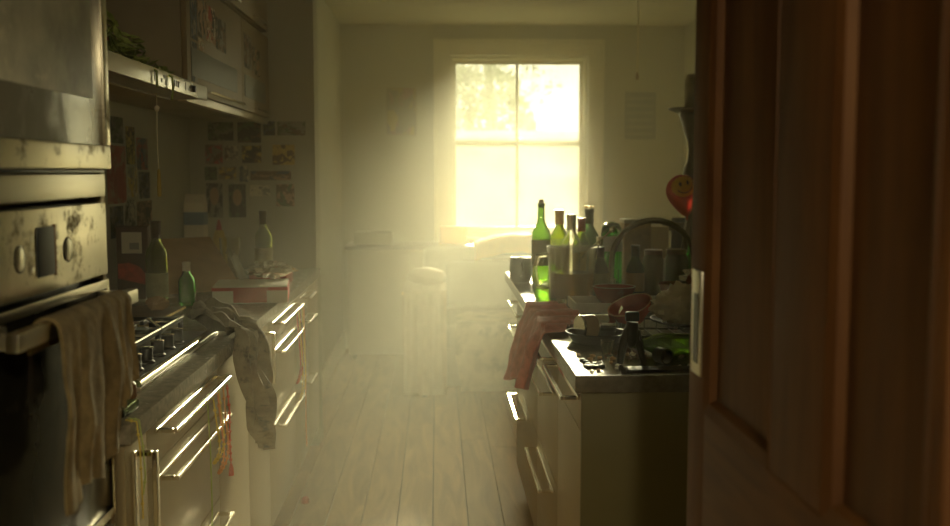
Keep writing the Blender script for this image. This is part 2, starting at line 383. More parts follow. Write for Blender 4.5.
# open pine panel door on the right, hinged at the doorway
DX = 0.40
door = thing('door_1', None, None, (DX + 0.02, 0.78, 0.0), kind='structure')
D0, D1 = 0.775, 1.590                     # hinge edge, free edge
def dbox(nm, y0, y1, z0, z1, x0=DX, x1=DX + 0.04, mat=m_pine, bev=0.003): return boxp(nm, (x0, y0, z0), (x1, y1, z1), mat, door, bev)
PZ = [(0.16, 0.80), (1.03, 1.92)]; PY = [(0.800, 1.025), (1.195, 1.497)]
dbox('stile', PY[1][1], D1, 0.008, 2.02)
dbox('stile', D0, PY[0][0], 0.008, 2.02)
for a, b in ((0.008, PZ[0][0]), (PZ[0][1], PZ[1][0]), (PZ[1][1], 2.02)): dbox('rail', PY[0][0], PY[1][1], a, b, mat=m_pine_h)
for z0, z1 in PZ:
    dbox('muntin', PY[0][1], PY[1][0], z0, z1)
    for y0, y1 in PY:
        dbox('panel', y0, y1, z0, z1, DX + 0.014, DX + 0.026)
        e = 0.016
        for pts, ax, a, b in (([(DX-0.001, z0), (DX+0.014, z0), (DX+0.014, z0+e*1.4), (DX+0.004, z0+e)], 'y', y0, y1), ([(DX-0.001, z1), (DX+0.014, z1), (DX+0.014, z1-e*1.4), (DX+0.004, z1-e)], 'y', y0, y1)):
            ob('moulding', G().prism(pts, ax, a, b), m_pine_h, door)
        for pts in ([(DX-0.001, y0), (DX+0.014, y0), (DX+0.014, y0+e*1.4), (DX+0.004, y0+e)], [(DX-0.001, y1), (DX+0.014, y1), (DX+0.014, y1-e*1.4), (DX+0.004, y1-e)]):
            ob('moulding', G().prism(pts, 'z', z0, z1), m_pine, door)
        if False:
            dbox('raised_field', y0+0.055, y1-0.055, z0+0.055, z1-0.055, DX + 0.008, DX + 0.015, bev=0.005)
lp = boxp('latch_plate', (DX-0.003, 1.512, 1.080), (DX+0.002, 1.568, 1.240), m_steel, door, 0.001)
boxp('latch_slot', (DX-0.0042, 1.527, 1.098), (DX-0.0028, 1.552, 1.205), m_black, lp, 0)
for z in (0.25, 1.75):
    ob('hinge', G().tube([(DX-0.006, D0+0.004, z-0.04), (DX-0.006, D0+0.004, z+0.04)], 0.006, 10), m_steel, door)
# door lining round the doorway
for i, (a, b) in enumerate((((-0.43, 0.60, 0), (-0.405, 0.76, 2.02)), ((0.442, 0.60, 0), (0.46, 0.76, 2.02)), ((-0.43, 0.60, 2.025), (0.46, 0.76, 2.045)))):
    struct('trim_%d' % (i + 1), G().box(a, b), m_pine, bevel=0.003)

# ================================================================== OUTSIDE THE WINDOW
struct('ground_outside', G().box((-14, 8.3, -0.35), (16, 60, -0.3)), M('lawn', (0.16, 0.20, 0.06), 0.95, var=0.35, scale=1.5))
gw = thing('garden_wall', 'weathered garden wall with a white flat coping beyond the window', 'wall', (0.8, 17, -0.3))
boxp('wall_body', (-4.0, 17.0, -0.3), (3.4, 17.25, 1.94), M('weathered_render', (0.34, 0.32, 0.24), 0.9, var=0.15, scale=2), gw, 0.01)
boxp('coping', (-4.05, 16.95, 1.9405), (3.45, 17.3, 2.07), M('whitewash', (0.85, 0.83, 0.75), 0.8), gw, 0.01)
def tree(name, label, x, y, h, cr, seed, group, nleaf=1500, lift=0.35):
    t = thing(name, label, 'tree', (x, y, -0.3), group)
    rnd = random.Random(seed)
    g = G().tube([(x, y, -0.32), (x+0.05, y, h*0.3), (x-0.08, y+0.05, h*0.6), (x, y, h*0.95)], [0.16, 0.13, 0.09, 0.03], 8)
    for i in range(9):
        a = rnd.uniform(0, 2*PI); z0 = h * rnd.uniform(0.35, 0.8); r = cr * rnd.uniform(0.5, 0.9)
        g.tube([(x, y, z0), (x+math.cos(a)*r*0.5, y+math.sin(a)*r*0.5, z0+0.3), (x+math.cos(a)*r, y+math.sin(a)*r, z0+0.75)], [0.05, 0.035, 0.012], 5)
    ob('trunk', g, m_bark, t)
    lg = G()
    for i in range(nleaf):
        a = rnd.uniform(0, 2*PI); ph = math.acos(rnd.uniform(-1, 1)); rr = cr * rnd.uniform(0.35, 1) ** 0.6
        c = Vector((x + rr*math.sin(ph)*math.cos(a), y + rr*math.sin(ph)*math.sin(a), h*(0.5+lift*0.5) + rr*1.15*math.cos(ph)*(h*0.36/cr)))
        d = Vector((rnd.uniform(-1,1), rnd.uniform(-1,1), rnd.uniform(-1,1))).normalized(); e = d.orthogonal().normalized(); s = rnd.uniform(0.05, 0.10)
        f = d.cross(e)
        lg.add([c - d*s, c + e*s*0.5, c + d*s, c - e*s*0.5, c + f*0.01], [(0,1,4),(1,2,4),(2,3,4),(3,0,4)])
    l = ob('foliage', lg, m_leaf, t, smooth=False); l['kind'] = 'stuff'
tree('garden_tree', 'leafy garden tree behind the garden wall at the left window panes', -0.6, 22.0, 6.6, 2.2, 3, 'garden trees')
tree('garden_tree', 'taller leafy garden tree behind the garden wall near the middle panes', 1.4, 27.0, 8.0, 2.3, 5, 'garden trees')

hg = thing('clipped_hedge', 'tall rough hedge rising behind the white garden wall', 'hedge', (-1.0, 18.6, -0.3))
rnd = random.Random(9); lg = G()
for i in range(5200):
    hx = rnd.uniform(-4.2, 1.75); top = 3.35 + 0.35*noise.noise(Vector((hx*1.3, 2, 0))) - max(0, hx-1.2)*1.6
    c = Vector((hx, 18.6 + rnd.uniform(-0.35, 0.35), rnd.uniform(1.5, max(1.8, top))))
    d = Vector((rnd.uniform(-1,1), rnd.uniform(-1,1), rnd.uniform(-1,1))).normalized(); e = d.orthogonal().normalized(); s_ = rnd.uniform(0.05, 0.10)
    lg.add([c - d*s_, c + e*s_*0.55, c + d*s_, c - e*s_*0.55, c + d.cross(e)*0.01], [(0,1,4),(1,2,4),(2,3,4),(3,0,4)])
l = ob('foliage', lg, m_leaf, hg, smooth=False); l['kind'] = 'stuff'
g = G()
for i in range(14):
    hx = -4.0 + i*0.42; g.tube([(hx, 18.6, -0.32), (hx+0.05, 18.62, 1.2), (hx-0.05, 18.58, 2.6)], [0.05, 0.035, 0.015], 6)
ob('stems', g, m_bark, hg)

# ================================================================== LEFT: TALL HOUSING, MICROWAVE, OVEN
FX = -0.612                                   # front plane of the appliances
OY0, OY1 = 1.315, 1.912
ho = thing('tall_oven_housing', 'tall cream cabinet housing the stacked microwave and oven', 'cabinet', (-0.9, 1.61, 0))
boxp('side_panel', (-1.218, OY1+0.003, 0.0), (-0.622, OY1+0.019, 2.40), m_front, ho)
boxp('side_panel', (-1.218, OY0-0.02, 0.0), (-0.622, OY0-0.003, 2.40), m_front, ho)
boxp('back_panel', (-1.219, OY0-0.003, 0.1), (-1.20, OY1+0.003, 2.40), m_carcass, ho)
boxp('plinth', (-1.15, OY0, 0.0), (-0.66, OY1, 0.10), m_black, ho)
boxp('shelf', (-1.198, OY0, 0.715), (-0.66, OY1, 0.735), m_carcass, ho)
boxp('shelf', (-1.198, OY0, 1.3375), (-0.66, OY1, 1.344), m_carcass, ho)
dr = boxp('lower_door', (-0.63, OY0, 0.11), (FX, OY1, 0.725), m_front, ho, 0.003)
dr = boxp('upper_door', (-0.63, OY0, 1.740), (FX, OY1, 2.39), m_front, ho, 0.003)
def loop_handle(parent, fx, sx, y0, y1, z, vert=None):
    """rectangular loop handle: rail on the face, bar standing off it, two end posts; sx=+1 stands off towards +x"""
    t = 0.010; off = 0.050 * sx; xa, xb = sorted((fx, fx + 0.008*sx)); xc, xd = sorted((fx + off - 0.010*sx, fx + off))
    pa, pb = sorted((fx + 0.008*sx, fx + off - 0.010*sx))
    g = G()
    if vert is None:
        g.box((xc, y0, z-t/2), (xd, y1, z+t/2)).box((xa, y0, z-t/2), (xb, y1, z+t/2))
        g.box((pa, y0, z-t/2), (pb, y0+t, z+t/2)).box((pa, y1-t, z-t/2), (pb, y1, z+t/2))
    else:
        z0, z1 = vert; y = y0
        g.box((xc, y-0.008, z0), (xd, y+0.008, z1)).box((xa, y-0.008, z0), (xb, y+0.008, z1))
        g.box((pa, y-0.008, z0), (pb, y+0.008, z0+t)).box((pa, y-0.008, z1-t), (pb, y+0.008, z1))
    return ob('handle', g, m_chrome, parent, 0.0015, seg=1)
loop_handle(dr, FX, 1, 1.62, 1.905, 1.752)

FO = FX; FX = FX + 0.013
mw = thing('microwave', 'built-in steel-framed microwave with a smeared grey glass door', 'microwave', (-0.9, 1.61, 1.366))
MZ0, MZ1 = 1.3925, 1.732
boxp('body', (-1.15, OY0+0.01, MZ0+0.004), (-0.64, OY1-0.01, MZ1-0.004), m_black, mw)
fr = ob('door_frame', G().box((-0.64, OY0, MZ0+0.003), (FX, OY1, MZ0+0.045)).box((-0.64, OY0, MZ1-0.012), (FX, OY1, MZ1)).box((-0.64, OY1-0.032, MZ0+0.045), (FX, OY1, MZ1-0.012)).box((-0.64, OY0, MZ0+0.045), (FX, OY0+0.032, MZ1-0.012)), m_steel_grimy, mw, 0.004)
gl = boxp('door_glass', (-0.638, OY0+0.032, MZ0+0.045), (FX-0.004, OY1-0.032, MZ1-0.012), m_mwglass, mw, 0.001)
boxp('screen', (FX-0.0042, OY0+0.10, MZ0+0.125), (FX-0.0022, OY1-0.085, MZ1-0.045), m_mwscreen, gl, 0)
boxp('vent_strip', (-0.64, OY0, MZ0-0.004), (FX-0.014, OY1, MZ0+0.002), m_black, mw, 0.001)

FX = FO
ov = thing('oven', 'built-in steel oven with display, knobs and a dark glass door', 'oven', (-0.9, 1.61, 0.737))
boxp('body', (-1.15, OY0+0.01, 0.742), (-0.64, OY1-0.01, 1.335), m_black, ov)
boxp('trim_strip', (-0.64, OY0, 1.3455), (FX, OY1, 1.386), m_steel, ov, 0.002)
fa = boxp('control_panel', (-0.64, OY0, 1.202), (FX, OY1, 1.334), m_steel_grimy, ov, 0.003)
dy = 1.612
ds = boxp('display', (FX-0.002, dy-0.034, 1.228), (FX+0.003, dy+0.034, 1.305), M('display_glass', (0.035, 0.04, 0.042), 0.45, var=0.2), fa, 0.001)
boxp('display_bezel', (FX-0.001, dy+0.034, 1.226), (FX+0.0035, dy+0.039, 1.307), M('copper_edge', (0.25, 0.13, 0.06), 0.4), fa, 0.001)
def xl(c, prof, n=20, sx=1):           # lathe turned to stand off along +x
    return G().lathe(c, prof, n, Matrix.Rotation(PI/2*sx, 3, 'Y'))
for yy in (dy-0.098, dy+0.098):
    ob('knob', xl((FX, yy, 1.262), [(0, 0), (0.0185, 0), (0.0185, 0.0010), (0.0175, 0.0016), (0, 0.0018)], 24), m_steel, fa)
    ob('knob_ring', xl((FX-0.001, yy, 1.262), [(0.0207, 0), (0.0207, 0.0018), (0.0187, 0.0018), (0.0187, 0.0)], 24), m_black, fa)
for sgn in (-1, 1):
    for i in range(3):
        ob('button', xl((FX, dy+sgn*0.052, 1.241+i*0.024), [(0, 0), (0.0068, 0), (0.0065, 0.001), (0, 0.0012)], 14), m_steel, fa)
od = thing_door = boxp('oven_door', (-0.64, OY0, 0.745), (FX-0.002, OY1, 1.192), m_ovenglass, ov, 0.002)
boxp('door_trim', (FX-0.002, OY1-0.010, 0.745), (FX+0.001, OY1, 1.192), m_steel_grimy, od, 0.0005)
boxp('door_trim', (FX-0.002, OY0, 0.745), (FX+0.001, OY1-0.010, 0.760), m_steel_grimy, od, 0.0005)
boxp('door_trim', (FX-0.002, OY0, 1.176), (FX+0.001, OY1-0.010, 1.192), m_steel, od, 0.0005)
HBX, HBZ = -0.558, 1.165
hb = boxp('handle_bar', (HBX-0.010, OY0+0.03, HBZ-0.013), (HBX+0.010, OY1-0.03, HBZ+0.013), m_steel, od, 0.004)
for yy in (OY0+0.045, OY1-0.045):
    boxp('handle_post', (FX-0.002, yy-0.012, HBZ-0.010), (HBX-0.010, yy+0.012, HBZ+0.010), m_steel, hb, 0.002)
boxp('inner_bracket', (FX, 1.40, 1.150), (FX+0.012, 1.43, 1.176), m_steel, od, 0.001)

def drape(u0, u1, top, prof, folds, amp, seed, flare=0.0):
    pass
# brown towel folded over the oven handle
def towel_fn(y0, y1, lf, lb, ph, slip):
    def fn(u, v):
        y = y0 + (y1 - y0) * u
        Lf = lf(u); R = 0.019; arc = PI * R; tot = lb + arc + Lf; s = v * tot
        fold = math.sin(u * 15 + ph) * 0.5 + math.sin(u * 31 + ph * 2.3) * 0.25
        if s < lb: x = HBX - R; z = HBZ - (lb - s); k = 0; x -= 0.004
        elif s < lb + arc:
            a = (s - lb) / R; x = HBX - R * math.cos(a); z = HBZ + R * math.sin(a) * 0.9; k = 0.15
        else:
            d = s - lb - arc; x = HBX + R; z = HBZ - d; k = 0.15 + 0.85 * min(1, d / 0.10)
        x += k * (0.011 * fold + 0.007) if k else 0
        y += k * (0.016 * math.sin(u * 9 + ph) + slip * (HBZ - z)) + 0.008 * noise.noise(Vector((u * 4, z * 9, ph)))
        x += k * 0.010 * noise.noise(Vector((u * 6, z * 12, ph + 3)))
        return (x, y, z)
    return fn
tw = single('towel', G().sheet(towel_fn(1.455, 1.715, lambda u: 0.235 + 0.03 * math.sin(u * 5 + 1.5) + 0.05 * max(0, 1 - abs(u - 0.62) * 3.0), 0.035, 0.6, -0.10), 46, 44, 0.005), m_towel,
            'brown crumpled towel hung over the oven handle', 'towel')
single('tea_towel', G().sheet(towel_fn(1.708, 1.800, lambda u: 0.175 - 0.05 * u, 0.030, 2.0, 0.05), 26, 30, 0.005), m_towel,
       'short end of brown cloth bunched at the far tip of the oven handle', 'towel')

# ================================================================== LEFT: BASE UNITS AND WORKTOP
FR = -0.600
def base_unit(name, label, y0, y1, fronts, handles='bar', group='cream base units on the left', fx=FR, sx=1, back=-1.216, hy=None, ztop=0.868):
    t = thing(name, label, 'cabinet', ((fx+back)/2, (y0+y1)/2, 0), group)
    xa, xb = sorted((fx - 0.018*sx, back)); boxp('carcass', (xa, y0+0.001, 0.10), (xb, y1-0.001, ztop-0.001), m_carcass, t, 0)
    xa, xb = sorted((fx - 0.06*sx, fx - 0.08*sx)); boxp('plinth', (xa, y0+0.001, 0.0), (xb, y1-0.001, 0.099), m_carcass, t, 0)
    for (z0, z1, hz) in fronts:
        xa, xb = sorted((fx - 0.018*sx, fx))
        d = boxp('drawer' if handles == 'bar' else 'cabinet_door', (xa, y0+0.002, z0+0.0015), (xb, y1-0.002, z1-0.0015), m_front, t, 0.002)
        if hz is None: continue
        if handles == 'bar':
            a, b = hy if hy else (y0 + 0.05, y1 - 0.05); loop_handle(d, fx, sx, a, b, hz)
        else: loop_handle(d, fx, sx, hy, hy, 0, vert=hz)
    return t
DRW = [(0.105, 0.500, 0.470), (0.500, 0.770, 0.742), (0.770, 0.868, 0.845)]
base_unit('pull_out_unit', 'narrow pull-out unit with a tall loop handle beside the oven', 1.935, 2.085, [(0.105, 0.868, (0.55, 0.845))], 'door', hy=1.985)
base_unit('drawer_unit', 'cream drawer unit with three loop handles under the hob', 2.085, 2.765, DRW, hy=(2.14, 2.715))
base_unit('base_cabinet', 'plain cream base cabinet without a handle behind the hanging grey cloth', 2.765, 3.20, [(0.105, 0.868, None)], 'door')
base_unit('base_cabinet', 'cream base cabinet door with one short upright loop handle', 3.20, 3.60, [(0.105, 0.868, (0.675, 0.850))], 'door', hy=3.44)
base_unit('drawer_unit', 'cream drawer unit under the red and white pizza box', 3.60, 4.26, DRW, hy=(3.67, 4.21))
base_unit('drawer_unit', 'narrow cream drawer unit at the far end of the left worktop', 4.26, 4.70, DRW, hy=(4.42, 4.64))
base_unit('base_cabinet', 'plain cream end cabinet against the poster-covered pier', 4.70, 5.112, [(0.105, 0.868, None)], 'door')
single('worktop', G().box((-1.219, 1.934, 0.869), (-0.585, 5.115, TOPZ)), m_top, 'grey speckled worktop running along the left cabinets', 'worktop', bevel=0.004)

# ---- hob
hob = thing('gas_hob', 'steel gas hob with black knobs set in the left worktop', 'hob', (-0.89, 2.62, TOPZ))
HY0, HY1 = 2.225, 3.02
ob('tray', G().box((-1.13, HY0, TOPZ+0.0005), (-0.650, HY1, TOPZ+0.010)), m_steel, hob, 0.003)
ob('front_rail', G().tube([(-0.660, HY0+0.004, TOPZ+0.014), (-0.660, HY1-0.004, TOPZ+0.014)], 0.012, 14), m_chrome, hob)
boxp('glass_plate', (-1.11, HY0+0.02, TOPZ+0.010), (-0.680, HY1-0.02, TOPZ+0.014), m_black, hob, 0.001)
for i in range(5):
    yk = 2.395 + i * 0.098
    kb = ob('knob', G().lathe((-0.712, yk, TOPZ+0.0145), [(0, 0), (0.021, 0), (0.021, 0.004), (0.016, 0.008), (0.016, 0.034), (0.014, 0.037), (0, 0.037)], 18), m_black, hob)
    ob('knob_cap', G().box((-0.728, yk-0.004, TOPZ+0.0515), (-0.694, yk+0.004, TOPZ+0.056)), m_chrome, kb, 0.001)
for i, (bx, by, br) in enumerate(((-0.84, 2.36, 0.045), (-1.02, 2.36, 0.036), (-0.93, 2.62, 0.06), (-0.84, 2.88, 0.036), (-1.02, 2.88, 0.045))):
    bn = ob('burner', G().lathe((bx, by, TOPZ+0.0142), [(br*1.25, 0), (br*1.25, 0.004), (br, 0.008), (br, 0.018), (0, 0.018)], 20), m_steel, hob)
    ob('burner_cap', G().lathe((bx, by, TOPZ+0.0322), [(0, 0), (br*0.8, 0), (br*0.8, 0.006), (br*0.7, 0.009), (0, 0.0095)], 20), m_iron, bn)
zg = TOPZ + 0.052
for (a, b) in ((HY0+0.03, 2.485), (2.495, 2.745), (2.755, HY1-0.03)):
    g = G(); x0, x1 = -1.10, -0.752; r = 0.006
    for p, q in (((x0, a), (x1, a)), ((x0, b), (x1, b)), ((x0, a), (x0, b)), ((x1, a), (x1, b))):
        g.box((min(p[0], q[0])-r, min(p[1], q[1])-r, zg-r), (max(p[0], q[0])+r, max(p[1], q[1])+r, zg+r))
    for (fx, fy) in ((x0, a), (x0, b), (x1, a), (x1, b)): g.box((fx-r, fy-r, TOPZ+0.0142), (fx+r, fy+r, zg))
    ym = (a + b) / 2
    for xx in (-1.02, -0.84):
        g.box((xx-r, a, zg-r), (xx+r, ym-0.03, zg+r)).box((xx-r, ym+0.03, zg-r), (xx+r, b, zg+r))
    g.box((x0, ym-r, zg-r), (-1.05, ym+r, zg+r)).box((-0.81, ym-r, zg-r), (x1, ym+r, zg+r))
    ps = ob('pan_support', g, m_iron, hob, 0.0015, seg=1)
    ob('support_rim', G().tube([(x1+0.006, a, zg+0.008), (x1+0.006, b, zg+0.008)], 0.004, 8).tube([(x1-0.03, a+0.004, zg+0.034), (x1+0.004, a+0.002, zg+0.010)], 0.004, 8), m_chrome, ps)

# ---- small things about the hob
pn = thing('griddle_pan', 'dark flat pan with a steel rim resting on the hob', 'pan', (-0.95, 2.50, zg+0.007), None)
ob('pan_body', G().lathe((-0.95, 2.50, zg+0.0075), [(0, 0), (0.098, 0), (0.115, 0.022), (0.112, 0.022), (0.096, 0.004), (0, 0.004)], 28), m_iron, pn)
ob('pan_handle', G().tube([(-0.99, 2.60, zg+0.024), (-1.03, 2.71, zg+0.036), (-1.05, 2.80, zg+0.042)], [0.009, 0.010, 0.011], 8), m_black, pn)
ob('pan_rim', G().lathe((-0.95, 2.50, zg+0.0285), [(0.111, 0.001), (0.1165, 0.001), (0.1165, 0.004), (0.111, 0.004), (0.111, 0.001)], 28), m_chrome, pn)
bf = thing('stopper_bottle', 'tiny brown stoppered flask by the near end of the hob', 'bottle', (-0.655, 2.165, TOPZ))
ob('flask', G().lathe((-0.655, 2.165, TOPZ+0.0005), [(0, 0), (0.013, 0), (0.015, 0.006), (0.014, 0.03), (0.006, 0.038), (0.006, 0.052), (0, 0.052)], 14), M('brown_stoneware', (0.22, 0.11, 0.04), 0.35), bf)
ob('stopper', G().lathe((-0.655, 2.165, TOPZ+0.053), [(0, 0), (0.008, 0), (0.009, 0.008), (0, 0.013)], 12), m_cork, bf)
single('glass_ball', G().lathe((-0.70, 2.13, TOPZ+0.0005), [(0, 0), (0.010, 0.001), (0.020, 0.010), (0.023, 0.022), (0.020, 0.034), (0.010, 0.043), (0, 0.045)], 16), glass('dull_green_glass', (0.35, 0.42, 0.2), 0.1), 'small round dull green glass ball near the oven towel', 'ornament')
gd = thing('glass_dish', 'flat square greenish glass dish on the near worktop corner', 'dish', (-0.665, 2.02, TOPZ))
ob('dish_base', G().box((-0.72, 1.975, TOPZ+0.0005), (-0.61, 2.075, TOPZ+0.004)), g_clear, gd, 0.001)
ob('dish_rim', G().box((-0.72, 1.975, TOPZ+0.0045), (-0.715, 2.075, TOPZ+0.018)).box((-0.615, 1.975, TOPZ+0.0045), (-0.61, 2.075, TOPZ+0.018)).box((-0.715, 1.975, TOPZ+0.0045), (-0.615, 1.98, TOPZ+0.018)).box((-0.715, 2.07, TOPZ+0.0045), (-0.615, 2.075, TOPZ+0.018)), glass('pale_green_glass', (0.6, 0.8, 0.5)), gd)

# ================================================================== BOTTLES AND VESSELS
def wine_prof(h, r):
    o = [(0, 0.004), (r*0.9, 0), (r, 0.008), (r, 0.60*h), (r*0.95, 0.65*h), (r*0.72, 0.70*h), (r*0.48, 0.755*h), (r*0.40, 0.80*h), (r*0.37, 0.96*h), (r*0.43, 0.963*h), (r*0.43, 0.995*h), (r*0.36, h)]
    t = 0.003
    i = [(r*0.27, 0.99*h), (r*0.27, 0.80*h), (r*0.38, 0.75*h), (r*0.62, 0.695*h), (r-t*1.5, 0.64*h), (r-t, 0.59*h), (r-t, 0.014), (0, 0.018)]
    return o + i
def beer_prof(h, r):
    o = [(0, 0.004), (r*0.9, 0), (r, 0.006), (r, 0.55*h), (r*0.85, 0.63*h), (r*0.5, 0.74*h), (r*0.40, 0.82*h), (r*0.38, 0.97*h), (r*0.46, 0.975*h), (r*0.46, h)]
    t = 0.003
    return o + [(r*0.30, 0.995*h), (r*0.28, 0.82*h), (r*0.40, 0.73*h), (r*0.74, 0.62*h), (r-t, 0.54*h), (r-t, 0.012), (0, 0.015)]
def bottle(label, x, y, h, r, gm, prof='wine', lab=None, cap=None, cork=False, z=TOPZ, group=None, lz=(0.16, 0.50), name='wine_bottle', M3=None):
    z += 0.0008
    b = thing(name, label, 'bottle', (x, y, z), group)
    P = (wine_prof if prof == 'wine' else beer_prof)(h, r)
    def put(nm, pr, mat, n=20, zz=0.0): return ob(nm, G().lathe((x, y, z), [(a, c + zz) for a, c in pr], n, M3), mat, b)
    put('glass_body', P, gm, 22)
    if lab: put('label', [(r+0.0004, lz[0]*h), (r+0.0012, lz[0]*h), (r+0.0012, lz[1]*h), (r+0.0004, lz[1]*h)], lab)
    if cap: put('capsule', [(r*0.46, 0.80*h), (r*0.47, 0.80*h), (r*0.465, 0.95*h), (r*0.50, 0.96*h), (r*0.50, h+0.001), (0, h+0.0015)], cap)
    if cork: put('cork', [(0, h-0.02), (r*0.26, h-0.02), (r*0.27, h+0.012), (r*0.22, h+0.016), (0, h+0.016)], m_cork)
    return b
def tumbler(name, label, x, y, h, r0, r1, gm=None, z=TOPZ, group=None, cat='glass'):
    t = 0.002
    return single(name, G().lathe((x, y, z + 0.0008), [(0, 0), (r0, 0), (r1, h), (r1-t, h), (r0-t, 0.010), (0, 0.010)], 22), gm or g_clear, label, cat, group)

# ================================================================== ON THE LEFT WORKTOP
bottle('tall olive wine bottle with a dark neck foil standing before the brown cardboard', -1.000, 3.66, 0.305, 0.038, g_olive, lab=m_label_dim, cap=m_capsule, lz=(0.12, 0.40))
bottle('olive wine bottle by the pint glass at the far worktop end', -0.783, 4.62, 0.305, 0.038, g_olive, lab=m_label_dim, cap=m_capsule, lz=(0.14, 0.46))
sb = bottle('small bright green bottle beside the tall olive wine bottle', -0.905, 3.70, 0.155, 0.030, g_emerald, prof='beer', lab=None, cap=m_label, name='beer_bottle')
ct = thing('food_carton', 'dark upright food carton with a white label and red picture beside the wall', 'carton', (-1.15, 3.88, TOPZ))
RC = RZ(math.radians(6))
ob('carton_body', G().box((-1.205, 3.87, TOPZ+0.001), (-1.088, 3.93, 1.185)), M('dark_maroon_card', (0.09, 0.035, 0.025), 0.6), ct, 0.002)
ob('carton_label', G().box((-1.185, 3.868, 1.085), (-1.110, 3.8698, 1.165)), m_boxwhite, ct)
ob('carton_barcode', G().box((-1.155, 3.8665, 1.10), (-1.120, 3.8679, 1.125)), M('grey_print', (0.3, 0.28, 0.24), 0.7), ct)
ob('carton_picture', G().prism([(-1.20, 0.99), (-1.092, 0.965), (-1.094, 1.0), (-1.12, 1.035), (-1.16, 1.05), (-1.20, 1.045)], 'y', 3.868, 3.8698), M('red_print', (0.45, 0.06, 0.04), 0.5, var=0.4, scale=30), ct)
# brown cardboard sheet leaning back on the wall
def quad_sheet(a, b, c, d, bend=0.0):
    a, b, c, d = map(Vector, (a, b, c, d))
    def fn(u, v):
        p = (a*(1-u) + b*u)*(1-v) + (d*(1-u) + c*u)*v
        return p + Vector((0, -bend*math.sin(PI*u)*math.sin(PI*v), 0))
    return fn
single('cardboard_sheet', G().sheet(quad_sheet((-1.085, 3.99, 0.913), (-0.80, 4.20, 0.913), (-1.00, 4.52, 1.105), (-1.195, 4.36, 1.105), 0.02), 10, 8, 0.005), m_card, 'brown flattened cardboard sheet propped behind the wine bottle', 'cardboard')
pz = thing('pizza_box', 'white and red flat pizza box overhanging the left worktop edge', 'box', (-0.70, 3.86, TOPZ))
Rp = RZ(math.radians(7)); pv = (-0.70, 3.86, 0.93)
ob('box_body', G().box((-0.835, 3.73, TOPZ+0.001), (-0.565, 3.99, TOPZ+0.058), Rp, pv), m_boxwhite, pz, 0.002)
ob('box_red_band', G().box((-0.760, 3.7285, TOPZ+0.004), (-0.640, 3.7297, TOPZ+0.050), Rp, pv), m_red, pz)
ob('box_red_edge', G().box((-0.8362, 3.7285, TOPZ+0.048), (-0.5638, 3.9915, TOPZ+0.0595), Rp, pv), m_red, pz)
ob('box_lid', G().box((-0.833, 3.732, TOPZ+0.0597), (-0.567, 3.988, TOPZ+0.064), Rp, pv), m_boxwhite, pz, 0.001)
ob('box_red_side', G().box((-0.5647, 3.735, TOPZ+0.004), (-0.5635, 3.985, TOPZ+0.047), Rp, pv), m_red, pz)
fo = single('crumpled_foil', G().blob((-0.660, 4.06, TOPZ+0.095), (0.085, 0.05, 0.032), 4, 0.35, 9, 34, 22, True), m_foil, 'bright crumpled foil lying on the pizza box', 'foil', smooth=False)
fo2 = single('food_carton', G().box((-0.80, 4.34, TOPZ+0.001), (-0.64, 4.52, TOPZ+0.05)), m_red, 'small flat red carton behind the pizza box', 'carton', bevel=0.002)
tumbler('pint_glass', 'empty clear pint glass standing behind the crumpled foil', -0.900, 4.46, 0.195, 0.034, 0.046)
single('plastic_wrapper', G().sheet(lambda u, v: (-0.87 + 0.10*v + 0.035*(u-0.5), 4.30 - 0.12*v, 0.94 + 0.11*(1-v)**1.4 + 0.02*math.sin(u*7+v*5)), 10, 14, 0.0015), M('clear_film', (0.85, 0.83, 0.75), 0.12, trans=0.8), 'clear plastic wrapper slumped between pint glass and foil', 'wrapper')
cn = thing('drink_carton', 'white and blue drink carton against the far left wall', 'carton', (-1.15, 4.92, TOPZ))
ob('carton_body', G().box((-1.20, 4.88, TOPZ+0.001), (-1.105, 4.96, 1.245)), m_boxwhite, cn, 0.002)
ob('carton_blue_band', G().box((-1.2005, 4.8785, 1.14), (-1.1045, 4.9605, 1.20)), M('blue_print', (0.14, 0.22, 0.32), 0.5), cn)
ob('carton_gable', G().prism([(4.885, 1.2452), (4.955, 1.2452), (4.922, 1.285), (4.918, 1.285)], 'x', -1.198, -1.107), m_boxwhite, cn)
yb = thing('sauce_bottle', 'small yellow squeeze bottle beside the drink carton', 'bottle', (-1.05, 4.95, TOPZ))
ob('bottle_body', G().lathe((-1.05, 4.95, TOPZ+0.001), [(0, 0), (0.028, 0), (0.03, 0.01), (0.03, 0.17), (0.02, 0.20), (0, 0.20)], 16), M('mustard_plastic', (0.55, 0.38, 0.05), 0.4), yb)
ob('nozzle', G().lathe((-1.05, 4.95, TOPZ+0.2015), [(0, 0), (0.015, 0), (0.012, 0.02), (0.004, 0.05), (0, 0.05)], 12), m_redfoil, yb)
dc = thing('chopping_board', 'dark wooden chopping board with a brass rim behind the hob', 'board', (-0.93, 3.30, TOPZ))
ob('board', G().box((-1.17, 3.09, TOPZ+0.001), (-0.87, 3.50, TOPZ+0.022)), wood('dark_board', (0.10, 0.055, 0.02), (0.20, 0.11, 0.045), 'x'), dc, 0.004)
ob('brass_rim', G().tube([(-1.16, 3.085, TOPZ+0.018), (-0.866, 3.085, TOPZ+0.018), (-0.864, 3.50, TOPZ+0.018)], 0.004, 8), m_gold, dc)
for i, (bx, by, r, lab) in enumerate(((-1.08, 3.30, 0.032, 'pale crumpled napkin ball on the dark chopping board near the carton'), (-0.93, 3.40, 0.028, 'brown crumpled napkin ball on the dark chopping board near the pizza box'))):
    single('napkin', G().blob((bx, by, TOPZ+0.023+r*0.75), (r*1.3, r*1.1, r*0.85), 11+i, 0.25, 8, 18, 12, True), (m_paper, m_card)[i], lab, 'napkin', smooth=False)

